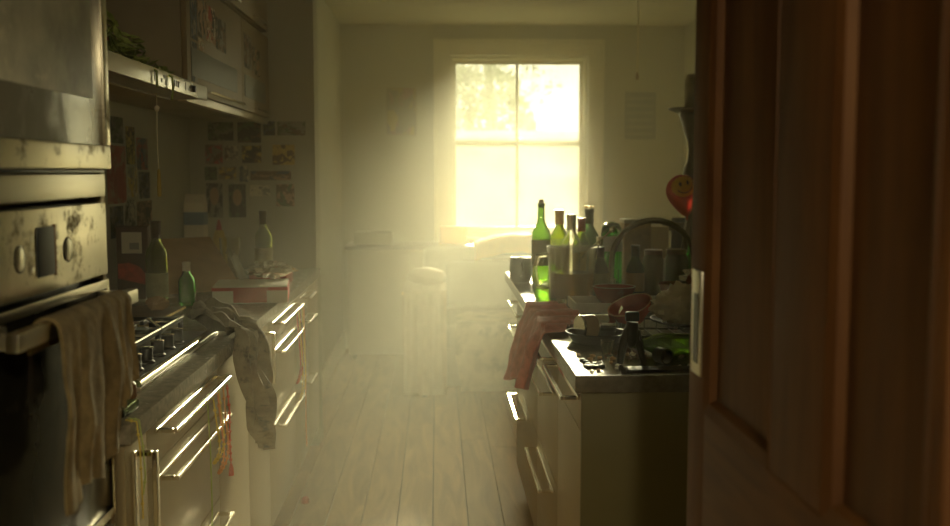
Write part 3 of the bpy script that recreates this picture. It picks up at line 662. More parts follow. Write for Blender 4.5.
# grey-brown cloth sliding off the worktop
def grey_fn(u, v):
    path = [(-0.78, 3.30, 0.935), (-0.71, 3.17, 0.950), (-0.625, 3.03, 0.948), (-0.572, 2.96, 0.918), (-0.552, 2.94, 0.84), (-0.545, 2.98, 0.73), (-0.546, 3.06, 0.63), (-0.553, 3.13, 0.53)]
    t = v * (len(path) - 1); i = min(int(t), len(path) - 2); q = t - i
    p = Vector(path[i]) * (1-q) + Vector(path[i+1]) * q
    w = 0.24 - 0.05*v if v < 0.75 else (0.24 - 0.0375) * max(0.10, (1 - v) / 0.25)
    a = (u - 0.5) * w
    wig = 0.024 * math.sin(u*21 + v*5) + 0.012 * math.sin(u*37 - v*7) + 0.022 * noise.noise(Vector((u*5, v*8, 2)))
    if v < 0.36: return (p.x, p.y + a, p.z + wig*0.8 + 0.006)
    return (p.x + wig*min(1, (v-0.36)*6 + 0.35) + 0.018, p.y + a + 0.012*math.sin(v*19), p.z + 0.05*abs(u-0.5))
single('dish_cloth', G().sheet(grey_fn, 34, 40, 0.004), m_greytowel, 'grey and brown rumpled cloth trailing off the left worktop edge', 'cloth')

# ================================================================== STRINGS OF BEADS ON THE HANDLES
def strand(label, pts, mat, r=0.0022, beads=0, tassel=None):
    t = thing('bead_string', label, 'string', pts[0], 'party strings hung on the left handles')
    ob('thread', G().tube(pts, r, 6), mat, t)
    g = G()
    for i in range(beads):
        q = (i + 0.5) / beads * (len(pts) - 1); k = int(q); f = q - k
        p = Vector(pts[k])*(1-f) + Vector(pts[k+1])*f
        g.lathe(p, [(0, -r*2.2), (r*1.7, -r*1.2), (r*2.2, 0), (r*1.7, r*1.2), (0, r*2.2)], 7)
    if beads: bo = ob('beads', g, mat, t); bo['kind'] = 'stuff'
    if tassel: ob('tassel', G().lathe(Vector(pts[-1]) + Vector((0, 0, -0.035)), [(0, 0), (0.007, 0.002), (0.006, 0.02), (0.0035, 0.032), (0, 0.036)], 10), tassel, t)
    return t
s_y = M('yellow_thread', (0.72, 0.55, 0.10), 0.5); s_r = M('red_thread', (0.62, 0.12, 0.06), 0.5); s_o = M('orange_thread', (0.72, 0.34, 0.12), 0.5); s_g = M('green_thread', (0.42, 0.50, 0.14), 0.5)
BX = -0.536
def loop_pts(y0, y1, z0, drop, x=BX, n=14):
    return [(x + 0.010*math.sin(i*0.7), y0 + (y1-y0)*i/n, z0 - drop*math.sin(PI*i/n) ** 0.6) for i in range(n+1)]
strand('yellow string looped from the top handle under the hob', loop_pts(2.42, 2.50, 0.852, 0.17), s_y, beads=16)
strand('orange bead string looped deep over the handle under the hob', loop_pts(2.47, 2.55, 0.852, 0.21), s_o, beads=20)
strand('red beaded string with a red tassel below the hob handle', [(BX, 2.58, 0.852), (BX+0.004, 2.585, 0.78), (BX+0.002, 2.59, 0.70), (BX+0.004, 2.59, 0.645)], s_r, beads=10, tassel=s_r)
strand('green thread dangling long below the hob drawers', [(BX, 2.36, 0.852), (BX+0.004, 2.36, 0.74), (BX+0.006, 2.355, 0.60), (BX+0.003, 2.35, 0.48)], s_g, r=0.0018)
strand('pale yellow string hanging over the near worktop edge', [(-0.60, 1.95, 0.915), (-0.579, 1.95, 0.912), (-0.574, 1.95, 0.86), (-0.572, 1.948, 0.78), (-0.572, 1.95, 0.72)], s_y, r=0.0016, beads=4)
strand('twisted yellow string hooked beside the near loop handle', [(-0.60, 1.965, 0.915), (-0.579, 1.965, 0.912), (-0.572, 1.963, 0.86), (-0.570, 1.966, 0.80), (-0.573, 1.960, 0.765)], s_g, r=0.0016, beads=3)
strand('red string hung from the drawer handle under the pizza box', loop_pts(3.88, 3.98, 0.852, 0.28), s_r, beads=18)
strand('yellow string hung from the drawer handle under the pizza box', loop_pts(3.94, 4.06, 0.852, 0.36), s_y, beads=18)
strand('long orange string dangling to near the floor under the pizza box', [(BX, 4.08, 0.852), (BX+0.004, 4.085, 0.6), (BX+0.002, 4.08, 0.38), (BX+0.004, 4.085, 0.28)], s_o, beads=12)

# ================================================================== HOOD, WALL CUPBOARDS
hd = thing('cooker_hood', 'flat cooker hood with a white front strip above the hob', 'hood', (-0.95, 2.62, 1.598))
boxp('canopy', (-1.219, 1.96, 1.600), (-0.678, 3.03, 1.632), m_steel, hd, 0.002)
boxp('filter', (-1.15, 2.30, 1.594), (-0.76, 2.96, 1.5995), m_carcass, hd, 0.001)
boxp('chimney', (-1.219, 2.46, 1.633), (-1.0, 2.78, 2.518), m_steel, hd, 0.002)
fs = boxp('front_strip', (-0.677, 1.96, 1.597), (-0.668, 3.03, 1.637), M('white_enamel', (0.80, 0.78, 0.70), 0.22, 0.55, 0.03), hd, 0.001)
for yy, hz, wy in ((2.475, 0.024, 0.006), (2.775, 0.022, 0.005)): boxp('slot', (-0.6685, yy-wy/2, 1.617-hz/2), (-0.6670, yy+wy/2, 1.617+hz/2), m_black, fs, 0)
for i, (yy, zz, hz, wy) in enumerate(((2.535, 1.612, 0.010, 0.010), (2.560, 1.622, 0.009, 0.010), (2.575, 1.610, 0.014, 0.007), (2.640, 1.618, 0.020, 0.006), (2.660, 1.616, 0.016, 0.008), (2.680, 1.616, 0.016, 0.008), (2.700, 1.616, 0.016, 0.008))):
    boxp('button_mark', (-0.6685, yy-wy/2, zz-hz/2), (-0.6668, yy+wy/2, zz+hz/2), m_black, fs, 0)
ob('switch_knob', xl((-0.668, 2.855, 1.617), [(0, 0), (0.009, 0), (0.009, 0.008), (0, 0.009)], 12), m_black, fs)
# wilted garland lying on the hood
gl_ = thing('garland', 'withered green garland trailing over the top of the cooker hood', 'garland', (-0.80, 2.55, 1.633))
rnd = random.Random(21); g = G(); lf = G(); fl = G()
for s in range(9):
    y = rnd.uniform(2.23, 2.35); xx = rnd.uniform(-0.80, -0.705); pts = []
    for i in range(9):
        pts.append((xx + rnd.uniform(-0.02, 0.02), y + i*0.062 + rnd.uniform(-0.01, 0.01), 1.642 + 0.06*math.exp(-((i-1.5)/3.6)**2)*rnd.uniform(0.4, 1.3)))
    g.tube(pts, 0.0028, 5)
    for p in pts:
        for q in range(3):
            c = Vector(p) + Vector((rnd.uniform(-.02, .02), rnd.uniform(-.02, .02), rnd.uniform(0, .02))); d = Vector((rnd.uniform(-1, 1), rnd.uniform(-1, 1), rnd.uniform(-.2, .6))).normalized()*0.022; e = d.orthogonal().normalized()*0.007
            lf.add([c-d, c+e, c+d, c-e, c+Vector((0, 0, .003))], [(0,1,4),(1,2,4),(2,3,4),(3,0,4)])
g.tube([(-0.69, 2.60, 1.645), (-0.662, 2.61, 1.627), (-0.660, 2.612, 1.60), (-0.661, 2.60, 1.57)], 0.003, 5)
g.tube([(-0.69, 2.47, 1.645), (-0.662, 2.47, 1.627), (-0.661, 2.47, 1.59)], 0.003, 5)
ob('stems', g, m_tinsel, gl_); o = ob('leaves', lf, m_tinsel, gl_, smooth=False); o['kind'] = 'stuff'
for p in ((-0.74, 2.36, 1.695), (-0.76, 2.32, 1.70)): ob('blossom', G().blob(p, (0.012, 0.012, 0.010), 3, 0.2), m_red, gl_)
ps = thing('pull_string', 'thin string with a yellow and black weight hanging from the cooker hood', 'string', (-0.72, 2.68, 1.59))
ob('thread', G().tube([(-0.72, 2.68, 1.593), (-0.721, 2.68, 1.45), (-0.72, 2.681, 1.40)], 0.0012, 5), m_label, ps)
ob('knot', G().blob((-0.72, 2.68, 1.553), (0.006, 0.006, 0.008), 2), m_label, ps)
ob('weight', G().lathe((-0.72, 2.681, 1.325), [(0, 0), (0.005, 0.002), (0.006, 0.02), (0.004, 0.07), (0, 0.074)], 10), M('brass_weight', (0.45, 0.34, 0.10), 0.4, 0.5), ps)

CX = -0.826
def wall_unit(name, label, y0, y1, z0, z1, glassy):
    t = thing(name, label, 'cupboard', (-1.04, (y0+y1)/2, z0), 'wall cupboards on the left')
    boxp('carcass', (-1.219, y0, z0), (CX-0.02, y1, z1), m_carcass, t, 0.001)
    d = boxp('cupboard_door', (CX-0.019, y0+0.002, z0+0.002), (CX, y1-0.002, z1-0.002), M('shaded_cupboard_front', (0.24, 0.175, 0.08), 0.5, 0, 0.1, 3), t, 0.002)  # front colour darkened to carry the shade on the wall cupboards
    if glassy:
        boxp('frosted_panel', (CX, y0+0.05, z0+0.06), (CX+0.003, y1-0.12, z0+0.155), M('frosted_glass', (0.16, 0.17, 0.14), 0.5, var=0.1), d, 0.001)
        ob('handle', G().tube([(CX+0.018, y0+0.25, z0+0.02), (CX+0.018, y1-0.05, z0+0.02)], 0.005, 8).tube([(CX, y0+0.28, z0+0.02), (CX+0.018, y0+0.28, z0+0.02)], 0.004, 6).tube([(CX, y1-0.08, z0+0.02), (CX+0.018, y1-0.08, z0+0.02)], 0.004, 6), m_chrome, d)
    else:
        ob('handle', G().tube([(CX+0.02, y0+0.25, z0+0.02), (CX+0.02, y1-0.1, z0+0.02)], 0.004, 8).tube([(CX, y0+0.28, z0+0.02), (CX+0.02, y0+0.28, z0+0.02)], 0.004, 6).tube([(CX, y1-0.13, z0+0.02), (CX+0.02, y1-0.13, z0+0.02)], 0.004, 6), m_chrome, d)
wall_unit('wall_cupboard', 'wall cupboard beside the hood with photographs on its door', 3.46, 4.42, 1.655, 2.045, True)
wall_unit('wall_cupboard', 'wall cupboard next to the pier with dark photographs on it', 4.422, 5.115, 1.655, 2.045, True)
wall_unit('wall_cupboard', 'upper wall cupboard above the hood-side photograph cupboard', 3.46, 4.42, 2.07, 2.515, False)
wall_unit('wall_cupboard', 'upper wall cupboard in the corner by the pier', 4.422, 5.115, 2.07, 2.515, False)
single('light_pelmet', G().box((-0.865, 3.47, 1.625), (-0.832, 5.11, 1.654)), m_front, 'narrow cream pelmet rail under the lower wall cupboards', 'pelmet', bevel=0.003)

# photographs taped to the cupboard doors and the walls
dk = (0.03, 0.028, 0.022); bl = (0.06, 0.09, 0.13); sk = (0.42, 0.26, 0.15); rd = (0.42, 0.06, 0.05); yl = (0.55, 0.42, 0.10); gy = (0.25, 0.23, 0.18); wh = (0.60, 0.55, 0.42); gr = (0.10, 0.14, 0.06); br = (0.16, 0.09, 0.04)
pid = [100]
def photo_x(label, y0, y1, z0, z1, x, pal, group, oval=None, name='photograph', sx=1):
    pid[0] += 1; a, b = sorted((x, x + 0.0012*sx))
    return single(name, G().box((a, y0, z0), (b, y1, z1)), print_mat(pal, pid[0], 4, oval), label, 'photograph', group, smooth=False)
def photo_y(label, x0, x1, z0, z1, y, pal, group, oval=None, name='photograph', th=0.0012, cat='photograph'):
    pid[0] += 1
    return single(name, G().box((x0, y - th, z0), (x1, y, z1)), print_mat(pal, pid[0], 4, oval), label, cat, group, smooth=False)
XD = CX + 0.0002
for (y0, y1, z0, z1, pal, lb) in ((3.60, 3.70, 1.84, 1.99, [bl, dk, gy], 'tall bluish photograph at the near edge of the hood-side cupboard'), (3.71, 3.84, 1.86, 2.00, [dk, gy, sk], 'dark group photograph on the hood-side cupboard door'),
        (3.85, 3.99, 1.86, 1.99, [dk, sk, rd, wh], 'photograph with a red patch on the hood-side cupboard door'), (4.00, 4.18, 1.85, 1.97, [dk, gy, br], 'dim dark brown photograph on the hood-side cupboard door'),
        (3.60, 3.69, 1.66, 1.83, [bl, gy, dk], 'narrow blue photograph strip at the lower near edge of the cupboard'), (3.71, 3.79, 1.815, 1.855, [wh, gy, sk], 'small pale snapshot below the group photograph')):
    photo_x(lb, y0-0.09, y1-0.09, z0, z1, XD, pal, 'photographs on the hood-side cupboard')
for (y0, y1, z0, z1, pal, lb) in ((4.56, 4.74, 1.84, 1.985, [dk, br, gy], 'blackish photograph on the cupboard next to the pier'), (4.76, 4.95, 1.83, 1.95, [dk, gy, sk], 'greyish photograph with faces on the cupboard next to the pier')):
    photo_x(lb, y0-0.09, y1-0.09, z0, z1, XD, pal, 'photographs on the pier-side cupboard')
XW = -1.2217
for (y0, y1, z0, z1, pal, lb) in ((3.86, 4.05, 1.50, 1.60, [dk, gr, gy], 'dark magazine cutting at the top of the left wall'), (3.84, 4.07, 1.27, 1.49, [rd, (0.5, 0.10, 0.08), rd, sk], 'large red figure cutout on the left wall'),
        (4.08, 4.20, 1.42, 1.57, [br, dk, yl], 'brown cutting right of the red cutout on the left wall'), (4.22, 4.38, 1.40, 1.53, [rd, gy, bl], 'red and blue cutting on the left wall'), (4.09, 4.22, 1.29, 1.41, [wh, gy, yl], 'pale cutting beside the red cutout on the left wall'),
        (4.24, 4.40, 1.28, 1.39, [bl, dk, gy], 'dark blue cutting on the left wall near the drink carton'), (3.86, 4.02, 1.14, 1.26, [dk, gy, bl], 'dim cutting below the red cutout on the left wall'), (4.04, 4.18, 1.14, 1.28, [wh, gy, dk], 'white and grey cutting above the food carton'),
        (4.20, 4.42, 1.14, 1.27, [br, sk, dk], 'brownish portrait cutting above the wine bottle neck')):
    photo_x(lb, y0, y1, z0, z1, XW, pal, 'cuttings on the left wall')
# posters on the pier, which faces the doorway
def px2(u, v):   # position on the pier from picture-grid units (metres across, metres up)
    return u, v
YP = 5.1195
pp = [(-1.130, -1.005, 1.545, 1.635, [dk, gr, gy], 'dark green landscape print in the top row on the pier', None), (-0.985, -0.870, 1.535, 1.635, [br, dk, gr], 'dark brown print in the top row on the pier', None),
      (-0.858, -0.800, 1.57, 1.64, [dk, bl, gr], 'narrow dark blue print in the top row on the pier', None), (-0.790, -0.650, 1.57, 1.64, [gr, br, gy], 'wide green brown print at the top corner of the pier', None),
      (-1.145, -1.060, 1.43, 1.525, [rd, br, gy], 'reddish print in the second row on the pier', None), (-1.050, -0.985, 1.45, 1.52, [wh, gy, br], 'small pale print in the second row on the pier', None),
      (-0.965, -0.870, 1.435, 1.52, [yl, br, dk], 'yellow and dark print in the second row on the pier', None), (-0.815, -0.705, 1.425, 1.525, [yl, (0.5, 0.36, 0.08), br], 'bright yellow print in the second row on the pier', None),
      (-1.150, -1.090, 1.35, 1.415, [dk, gr, gr], 'small dark green print in the third row on the pier', None), (-1.080, -0.995, 1.355, 1.415, [br, yl, gy], 'brown and ochre print in the third row on the pier', None),
      (-0.980, -0.935, 1.34, 1.42, [bl, gy, wh], 'small blue grey print in the third row on the pier', None), (-0.925, -0.725, 1.35, 1.395, [bl, sk, br], 'long low print with blue and tan bands on the pier', None),
      (-1.145, -1.065, 1.165, 1.335, [dk, gy], 'portrait poster of a fair-haired head on the pier', (sk, (0.5, 0.5, 0.62), (0.28, 9, 0.26))), (-1.035, -0.950, 1.165, 1.33, [gr, dk], 'portrait poster of a dark-haired head on the pier', (sk, (0.5, 0.5, 0.60), (0.27, 9, 0.25))),
      (-0.930, -0.830, 1.27, 1.325, [wh, gy, wh], 'pale notice sheet in the lower row on the pier', None), (-0.800, -0.710, 1.22, 1.33, [br, sk, gr], 'tan snapshot in the lower row on the pier', None)]
for (x0, x1, z0, z1, pal, lb, ov_) in pp: photo_y(lb, x0, x1, z0, z1, YP, pal, 'prints on the pier', ov_, 'print')

# ================================================================== RIGHT: ISLAND
IX0, IX1 = 0.325, 1.34
IFX = 0.348
single('island_worktop', G().box((IX0, 2.365, 0.868), (IX1, 4.90, TOPZ)), m_topdark, 'dark glossy worktop of the island, littered with bottles', 'worktop', bevel=0.006, seg=3)
single('end_panel', G().box((IFX-0.004, 2.385, 0.0), (IX1-0.02, 2.405, 0.867)), m_olive, 'plain olive end panel of the island facing the doorway', 'panel', bevel=0.002)
IG = 'base units under the island'
DRI = [(0.105, 0.470, 0.440), (0.470, 0.760, 0.735), (0.760, 0.867, 0.840)]
base_unit('island_cabinet', 'near island cabinet with one loop handle below the pink cloth', 2.407, 2.90, [(0.105, 0.760, None), (0.760, 0.867, 0.840)], group=IG, fx=IFX, sx=-1, back=IX1-0.02, hy=(2.44, 2.86), ztop=0.867)
base_unit('island_cabinet', 'middle island cabinet with drawers behind the pink cloth', 2.90, 3.50, DRI, group=IG, fx=IFX, sx=-1, back=IX1-0.02, hy=(2.96, 3.44), ztop=0.867)
base_unit('island_cabinet', 'far island cabinet towards the sofa with drawers', 3.50, 4.42, DRI, group=IG, fx=IFX, sx=-1, back=IX1-0.02, hy=(3.85, 4.30), ztop=0.867)
single('bar_support', G().box((IFX+0.30, 4.60, 0.0), (IFX+0.36, 4.66, 0.867)), m_olive, 'square post carrying the far overhang of the island worktop', 'post', bevel=0.004)

# pink cloth over the island's left edge
def pink_fn(u, v):
    ytop = 3.58 - 0.62*u; L_in = 0.10 + 0.05*math.sin(u*4); L_out = 0.235 - 0.075*u + 0.012*math.sin(u*9)
    s = v * (L_in + L_out)
    f = 0.012*math.sin(u*21 + 1) + 0.008*math.sin(u*37) + 0.008*noise.noise(Vector((u*6, v*5, 9)))
    if s < L_in:
        x = IX0 - 0.012 + (L_in - s); z = TOPZ + 0.010 + abs(f)*0.9; return (x, ytop - 0.02*math.sin(s*20), z)
    d = s - L_in; k = min(1, d/0.05)
    x = IX0 - 0.012 - k*0.012 - 0.26*d + f*k*0.9; z = TOPZ + 0.010*(1-k) - d*0.96
    return (x, ytop - 0.28*d*(1-u) + 0.015*f*30*k*0.3, z)
single('pink_cloth', G().sheet(pink_fn, 44, 34, 0.004), m_pink, 'pink cloth hanging over the edge of the island worktop', 'cloth')

# ---- bottles on the island
IB = None
bottle('green corked wine bottle standing alone at the island edge', 0.450, 4.40, 0.345, 0.040, g_green, lab=m_label_dim, cork=True, cap=None, lz=(0.22, 0.54))
bottle('olive sparkling wine bottle with gold neck foil behind the jug', 0.532, 4.42, 0.315, 0.042, g_olive, cap=m_gold, lab=m_label_dim)
bottle('clear bottle with a silver cap behind the brown jug', 0.550, 4.16, 0.305, 0.041, g_clear, cap=m_chrome, lab=None)
bottle('golden bottle with a red neck foil behind the brown jug', 0.612, 4.30, 0.285, 0.036, g_olive, cap=m_redfoil, lab=m_gold)
bb_ = bottle('blackish bottle with a gold-tipped dark neck behind the jug', 0.668, 4.46, 0.318, 0.042, g_dark, cap=m_capsule, lab=None)
ob('foil_ring', G().lathe((0.668, 4.46, TOPZ+0.3225), [(0.010, 0), (0.022, 0), (0.022, 0.010), (0.010, 0.010), (0.010, 0)], 14), m_gold, bb_)
mg = thing('dark_mug', 'squat black mug beside the corked wine bottle', 'mug', (0.365, 4.44, TOPZ))
ob('mug_body', G().lathe((0.365, 4.44, TOPZ+0.001), [(0, 0), (0.040, 0), (0.048, 0.015), (0.050, 0.055), (0.046, 0.10), (0.042, 0.108), (0.039, 0.108), (0.043, 0.09), (0.044, 0.02), (0, 0.012)], 22), m_black, mg)
ob('mug_handle', G().tube([(0.365, 4.395, TOPZ+0.085), (0.366, 4.37, TOPZ+0.088), (0.367, 4.36, TOPZ+0.055), (0.366, 4.37, TOPZ+0.03), (0.365, 4.395, TOPZ+0.03)], 0.006, 8), m_black, mg)
# jug of brown drink
jg = thing('glass_jug', 'glass jug half filled with brown drink on the island', 'jug', (0.500, 3.76, TOPZ))
jc = (0.500, 3.76, TOPZ+0.001)
ob('jug_body', G().lathe(jc, [(0, 0), (0.078, 0), (0.084, 0.012), (0.086, 0.10), (0.090, 0.17), (0.096, 0.205), (0.092, 0.205), (0.086, 0.17), (0.082, 0.10), (0.080, 0.016), (0, 0.014)], 28), M('cloudy_glass', (0.95, 0.93, 0.80), 0.06, 0, 0.03, 6, trans=0.9), jg)
ob('brown_drink', G().lathe(jc, [(0, 0.0145), (0.0795, 0.0165), (0.0815, 0.10), (0.082, 0.108), (0, 0.108)], 28), m_beer, jg)
ob('jug_handle', G().tube([(0.410, 3.755, TOPZ+0.175), (0.372, 3.75, TOPZ+0.170), (0.360, 3.75, TOPZ+0.12), (0.370, 3.75, TOPZ+0.06), (0.412, 3.755, TOPZ+0.045)], 0.010, 10), glass('smoky_glass', (0.85, 0.8, 0.62)), jg)
ob('jug_lip', G().tube([(0.56, 3.69, TOPZ+0.205), (0.586, 3.69, TOPZ+0.212), (0.592, 3.72, TOPZ+0.210), (0.594, 3.75, TOPZ+0.206)], 0.005, 8), g_clear, jg)
single('long_spoon', G().tube([(0.545, 3.83, 1.065), (0.60, 3.835, 1.12), (0.655, 3.84, 1.165)], [0.003, 0.003, 0.004], 8).blob((0.663, 3.84, 1.172), (0.012, 0.004, 0.012), 1, 0.0), m_chrome, 'long silver spoon leaning out of the glass jug', 'spoon')
tumbler('wine_glass', 'tall clear glass standing behind the long spoon', 0.765, 4.48, 0.235, 0.032, 0.036)
bottle('small clear bottle with a chrome stopper beside the jug', 0.636, 3.965, 0.225, 0.030, g_clear, prof='beer', cap=m_chrome, name='stopper_bottle')
em = thing('emerald_carafe', 'bright emerald round-topped carafe with a lilac label', 'bottle', (0.695, 4.04, TOPZ))
ob('glass_body', G().lathe((0.695, 4.04, TOPZ+0.001), [(0, 0), (0.040, 0), (0.043, 0.01), (0.043, 0.22), (0.040, 0.255), (0.028, 0.276), (0, 0.284), (0, 0.278), (0.024, 0.271), (0.036, 0.252), (0.039, 0.22), (0.039, 0.014), (0, 0.012)], 24), g_emerald, em)
ob('label', G().lathe((0.695, 4.04, TOPZ+0.001), [(0.0434, 0.165), (0.0442, 0.165), (0.0442, 0.225), (0.0434, 0.225)], 24), M('lilac_label', (0.50, 0.46, 0.46), 0.6), em)
tx = thing('tissue_box', 'white-topped tall carton behind the tap arch', 'carton', (0.885, 4.52, TOPZ))
ob('carton_body', G().box((0.825, 4.47, TOPZ+0.001), (0.945, 4.57, 1.165)), M('orange_card', (0.42, 0.28, 0.13), 0.6, var=0.3, scale=14), tx, 0.002)
ob('carton_top', G().box((0.822, 4.467, 1.1655), (0.948, 4.573, 1.182)), m_boxwhite, tx, 0.002)
pl = single('pale_carton', G().box((0.955, 4.74, TOPZ+0.001), (1.085, 4.88, 1.135)), m_boxwhite, 'large pale carton seen through the tap arch', 'carton', bevel=0.003)
# two beer bottles and three squat jars in a crowded row
bottle('dark green beer bottle between the jug and the emerald carafe', 0.618, 3.83, 0.195, 0.033, g_dark, prof='beer', lab=m_label_dim, cap=m_black, name='beer_bottle')
bottle('dark green beer bottle right under the tap riser', 0.745, 3.80, 0.205, 0.034, g_dark, prof='beer', lab=M('amber_label', (0.45, 0.25, 0.06), 0.6), cap=m_black, name='beer_bottle')
def jar(label, x, y, r, h, gm, lidm):
    t = thing('squat_jar', label, 'jar', (x, y, TOPZ), 'squat jars by the tap')
    ob('jar_body', G().lathe((x, y, TOPZ+0.001), [(0, 0), (r*0.95, 0), (r, 0.01), (r, h*0.78), (r*0.8, h*0.88), (r*0.78, h*0.9), (0, h*0.9)], 22), gm, t)
    ob('lid', G().lathe((x, y, TOPZ+0.001), [(0, h*0.9+0.0005), (r*0.84, h*0.9+0.0005), (r*0.84, h), (r*0.78, h+0.002), (0, h+0.002)], 22), lidm, t)
jar('squat brown jar with a dark lid beneath the tap arch', 0.845, 3.95, 0.042, 0.175, M('brown_jar', (0.16, 0.11, 0.05), 0.2, trans=0.3), M('dull_red_lid', (0.20, 0.09, 0.05), 0.4))
jar('squat murky green jar by the right foot of the tap arch', 0.950, 4.01, 0.048, 0.172, M('murky_jar', (0.10, 0.12, 0.06), 0.2, trans=0.3), M('brown_lid', (0.13, 0.09, 0.05), 0.4))
gb_ = bottle('bright green bottle with a thin dark pourer under the tap arch', 1.035, 4.12, 0.20, 0.035, g_emerald, prof='beer', cap=None, name='oil_bottle')
ob('pourer', G().tube([(1.035, 4.12, TOPZ+0.202), (1.035, 4.12, TOPZ+0.262)], [0.007, 0.004], 8), m_black, gb_)
# tap
tp = thing('kitchen_tap', 'tall grey swan-neck tap arching over the jars', 'tap', (0.672, 3.90, TOPZ))
TX, TY = 0.672, 3.90
ob('tap_base', G().lathe((TX, TY, TOPZ+0.0005), [(0, 0), (0.026, 0), (0.026, 0.012), (0.019, 0.02), (0.019, 0.05), (0, 0.05)], 20), m_steel, tp)
arc = [(TX, TY, TOPZ+0.05), (TX, TY, TOPZ+0.12)] + [(TX + 0.162 - 0.162*math.cos(PI*i/16), TY, TOPZ + 0.135 + 0.160*math.sin(PI*i/16)) for i in range(17)] + [(TX+0.324, TY, TOPZ+0.11)]
ob('spout', G().tube(arc, 0.0115, 12), M('dull_tap_steel', (0.30, 0.28, 0.22), 0.25, 1.0, 0.1), tp)
ob('tap_lever', G().tube([(TX, TY-0.018, TOPZ+0.035), (TX, TY-0.05, TOPZ+0.05), (TX, TY-0.08, TOPZ+0.075)], [0.006, 0.005, 0.006], 8), m_steel, tp)
# pale tray edge, red patterned bowls, jar on the right
ty_ = thing('draining_tray', 'long pale metal draining tray in front of the jug', 'tray', (0.62, 3.52, TOPZ))
ob('tray_base', G().box((0.475, 3.44, TOPZ+0.001), (0.795, 3.64, TOPZ+0.004)), m_steel, ty_, 0.001)
ob('tray_rim', G().box((0.475, 3.435, TOPZ+0.001), (0.795, 3.44, TOPZ+0.034)).box((0.475, 3.64, TOPZ+0.001), (0.795, 3.645, TOPZ+0.034)).box((0.47, 3.435, TOPZ+0.001), (0.475, 3.645, TOPZ+0.034)).box((0.795, 3.435, TOPZ+0.001), (0.80, 3.645, TOPZ+0.034)), M('cream_enamel', (0.50, 0.46, 0.34), 0.3), ty_, 0.001)
def bowl(label, x, y, r, h, m_out, band, z=TOPZ, M3=None, group=None):
    t = thing('bowl', label, 'bowl', (x, y, z), group)
    ob('bowl_body', G().lathe((x, y, z+0.001), [(0, 0), (r*0.45, 0), (r*0.5, 0.006), (r*0.85, h*0.5), (r, h), (r-0.004, h), (r*0.82, h*0.52), (r*0.45, 0.012), (0, 0.010)], 28, M3), m_out, t)
    ob('bowl_rim', G().lathe((x, y, z+0.001), [(r-0.0045, h), (r+0.0005, h), (r+0.0005, h+0.0018), (r-0.0045, h+0.0018), (r-0.0045, h)], 28, M3), band, t)
    return t
m_dot = M('dotted_red_glaze', (0.40, 0.09, 0.05), 0.2, var=0.2, scale=9, spots=(6, 0.55, (0.55, 0.50, 0.38)))
bowl('red bowl with pale blotches on the pale draining tray', 0.62, 3.54, 0.075, 0.075, m_dot, m_ceramic, z=TOPZ+0.004)
bowl('dull red bowl between the draining tray and the squat jars', 0.885, 3.70, 0.072, 0.07, M('dull_red_glaze', (0.28, 0.09, 0.05), 0.25, var=0.25, scale=8), m_redceramic)
gj = thing('storage_jar', 'glass storage jar with foil on its lid near the door', 'jar', (0.865, 3.40, TOPZ))
ob('jar_body', G().lathe((0.865, 3.40, TOPZ+0.001), [(0, 0), (0.044, 0), (0.048, 0.01), (0.048, 0.10), (0.043, 0.115), (0.039, 0.115), (0.044, 0.10), (0.044, 0.012), (0, 0.01)], 22), glass('dim_blue_glass', (0.35, 0.42, 0.38)), gj)
ob('lid', G().lathe((0.865, 3.40, TOPZ+0.1165), [(0, 0), (0.047, 0), (0.049, 0.012), (0, 0.014)], 22), m_ceramic, gj)
ob('foil', G().blob((0.875, 3.39, TOPZ+0.142), (0.042, 0.03, 0.014), 8, 0.4, 9, 20, 14, True), m_foil, gj, smooth=False)
# ---- near end of the island
ot = thing('oval_tray', 'dark oval roasting tray behind the crumbs on the island', 'tray', (0.452, 2.86, TOPZ))
Sx = Matrix.Diagonal((0.80, 0.80, 1.0))
ob('tray_body', G().lathe((0.452, 2.86, TOPZ+0.001), [(0, 0), (0.085, 0), (0.105, 0.024), (0.112, 0.025), (0.112, 0.028), (0.103, 0.027), (0.083, 0.004), (0, 0.004)], 30, Sx), m_iron, ot)
cnn = thing('tin_can', 'shiny tin can lying on its side in the dark oval tray', 'can', (0.46, 2.87, TOPZ+0.008))
Rc = Matrix.Rotation(math.radians(20), 3, 'Z') @ Matrix.Rotation(PI/2, 3, 'Y')
ob('can_body', G().lathe((0.402, 2.86, TOPZ+0.040), [(0, 0), (0.034, 0), (0.0345, 0.003), (0.0335, 0.006), (0.0335, 0.050), (0.0345, 0.052), (0.0335, 0.055), (0.0335, 0.098), (0.0345, 0.102), (0.031, 0.102), (0.031, 0.006), (0, 0.006)], 24, Rc), m_chrome, cnn)
ob('can_label', G().lathe((0.402, 2.86, TOPZ+0.040), [(0.0338, 0.008), (0.0344, 0.008), (0.0344, 0.047), (0.0338, 0.047)], 24, Rc), M('brown_label', (0.22, 0.15, 0.07), 0.4), cnn)
ob('can_lid', G().sheet(lambda u, v: (0.510 + 0.02*v, 2.895 + 0.05*(u-0.5), TOPZ+0.068 + 0.03*v - 0.01*abs(u-0.5)), 6, 6, 0.001), m_chrome, cnn)
lb_ = bottle('emerald bottle lying on its side in front of the dish rack', 0.690, 2.605, 0.20, 0.030, g_green, prof='beer', name='lying_bottle', z=TOPZ+0.030, M3=Matrix.Rotation(math.radians(-8), 3, 'Z') @ Matrix.Rotation(-PI/2, 3, 'Y'))
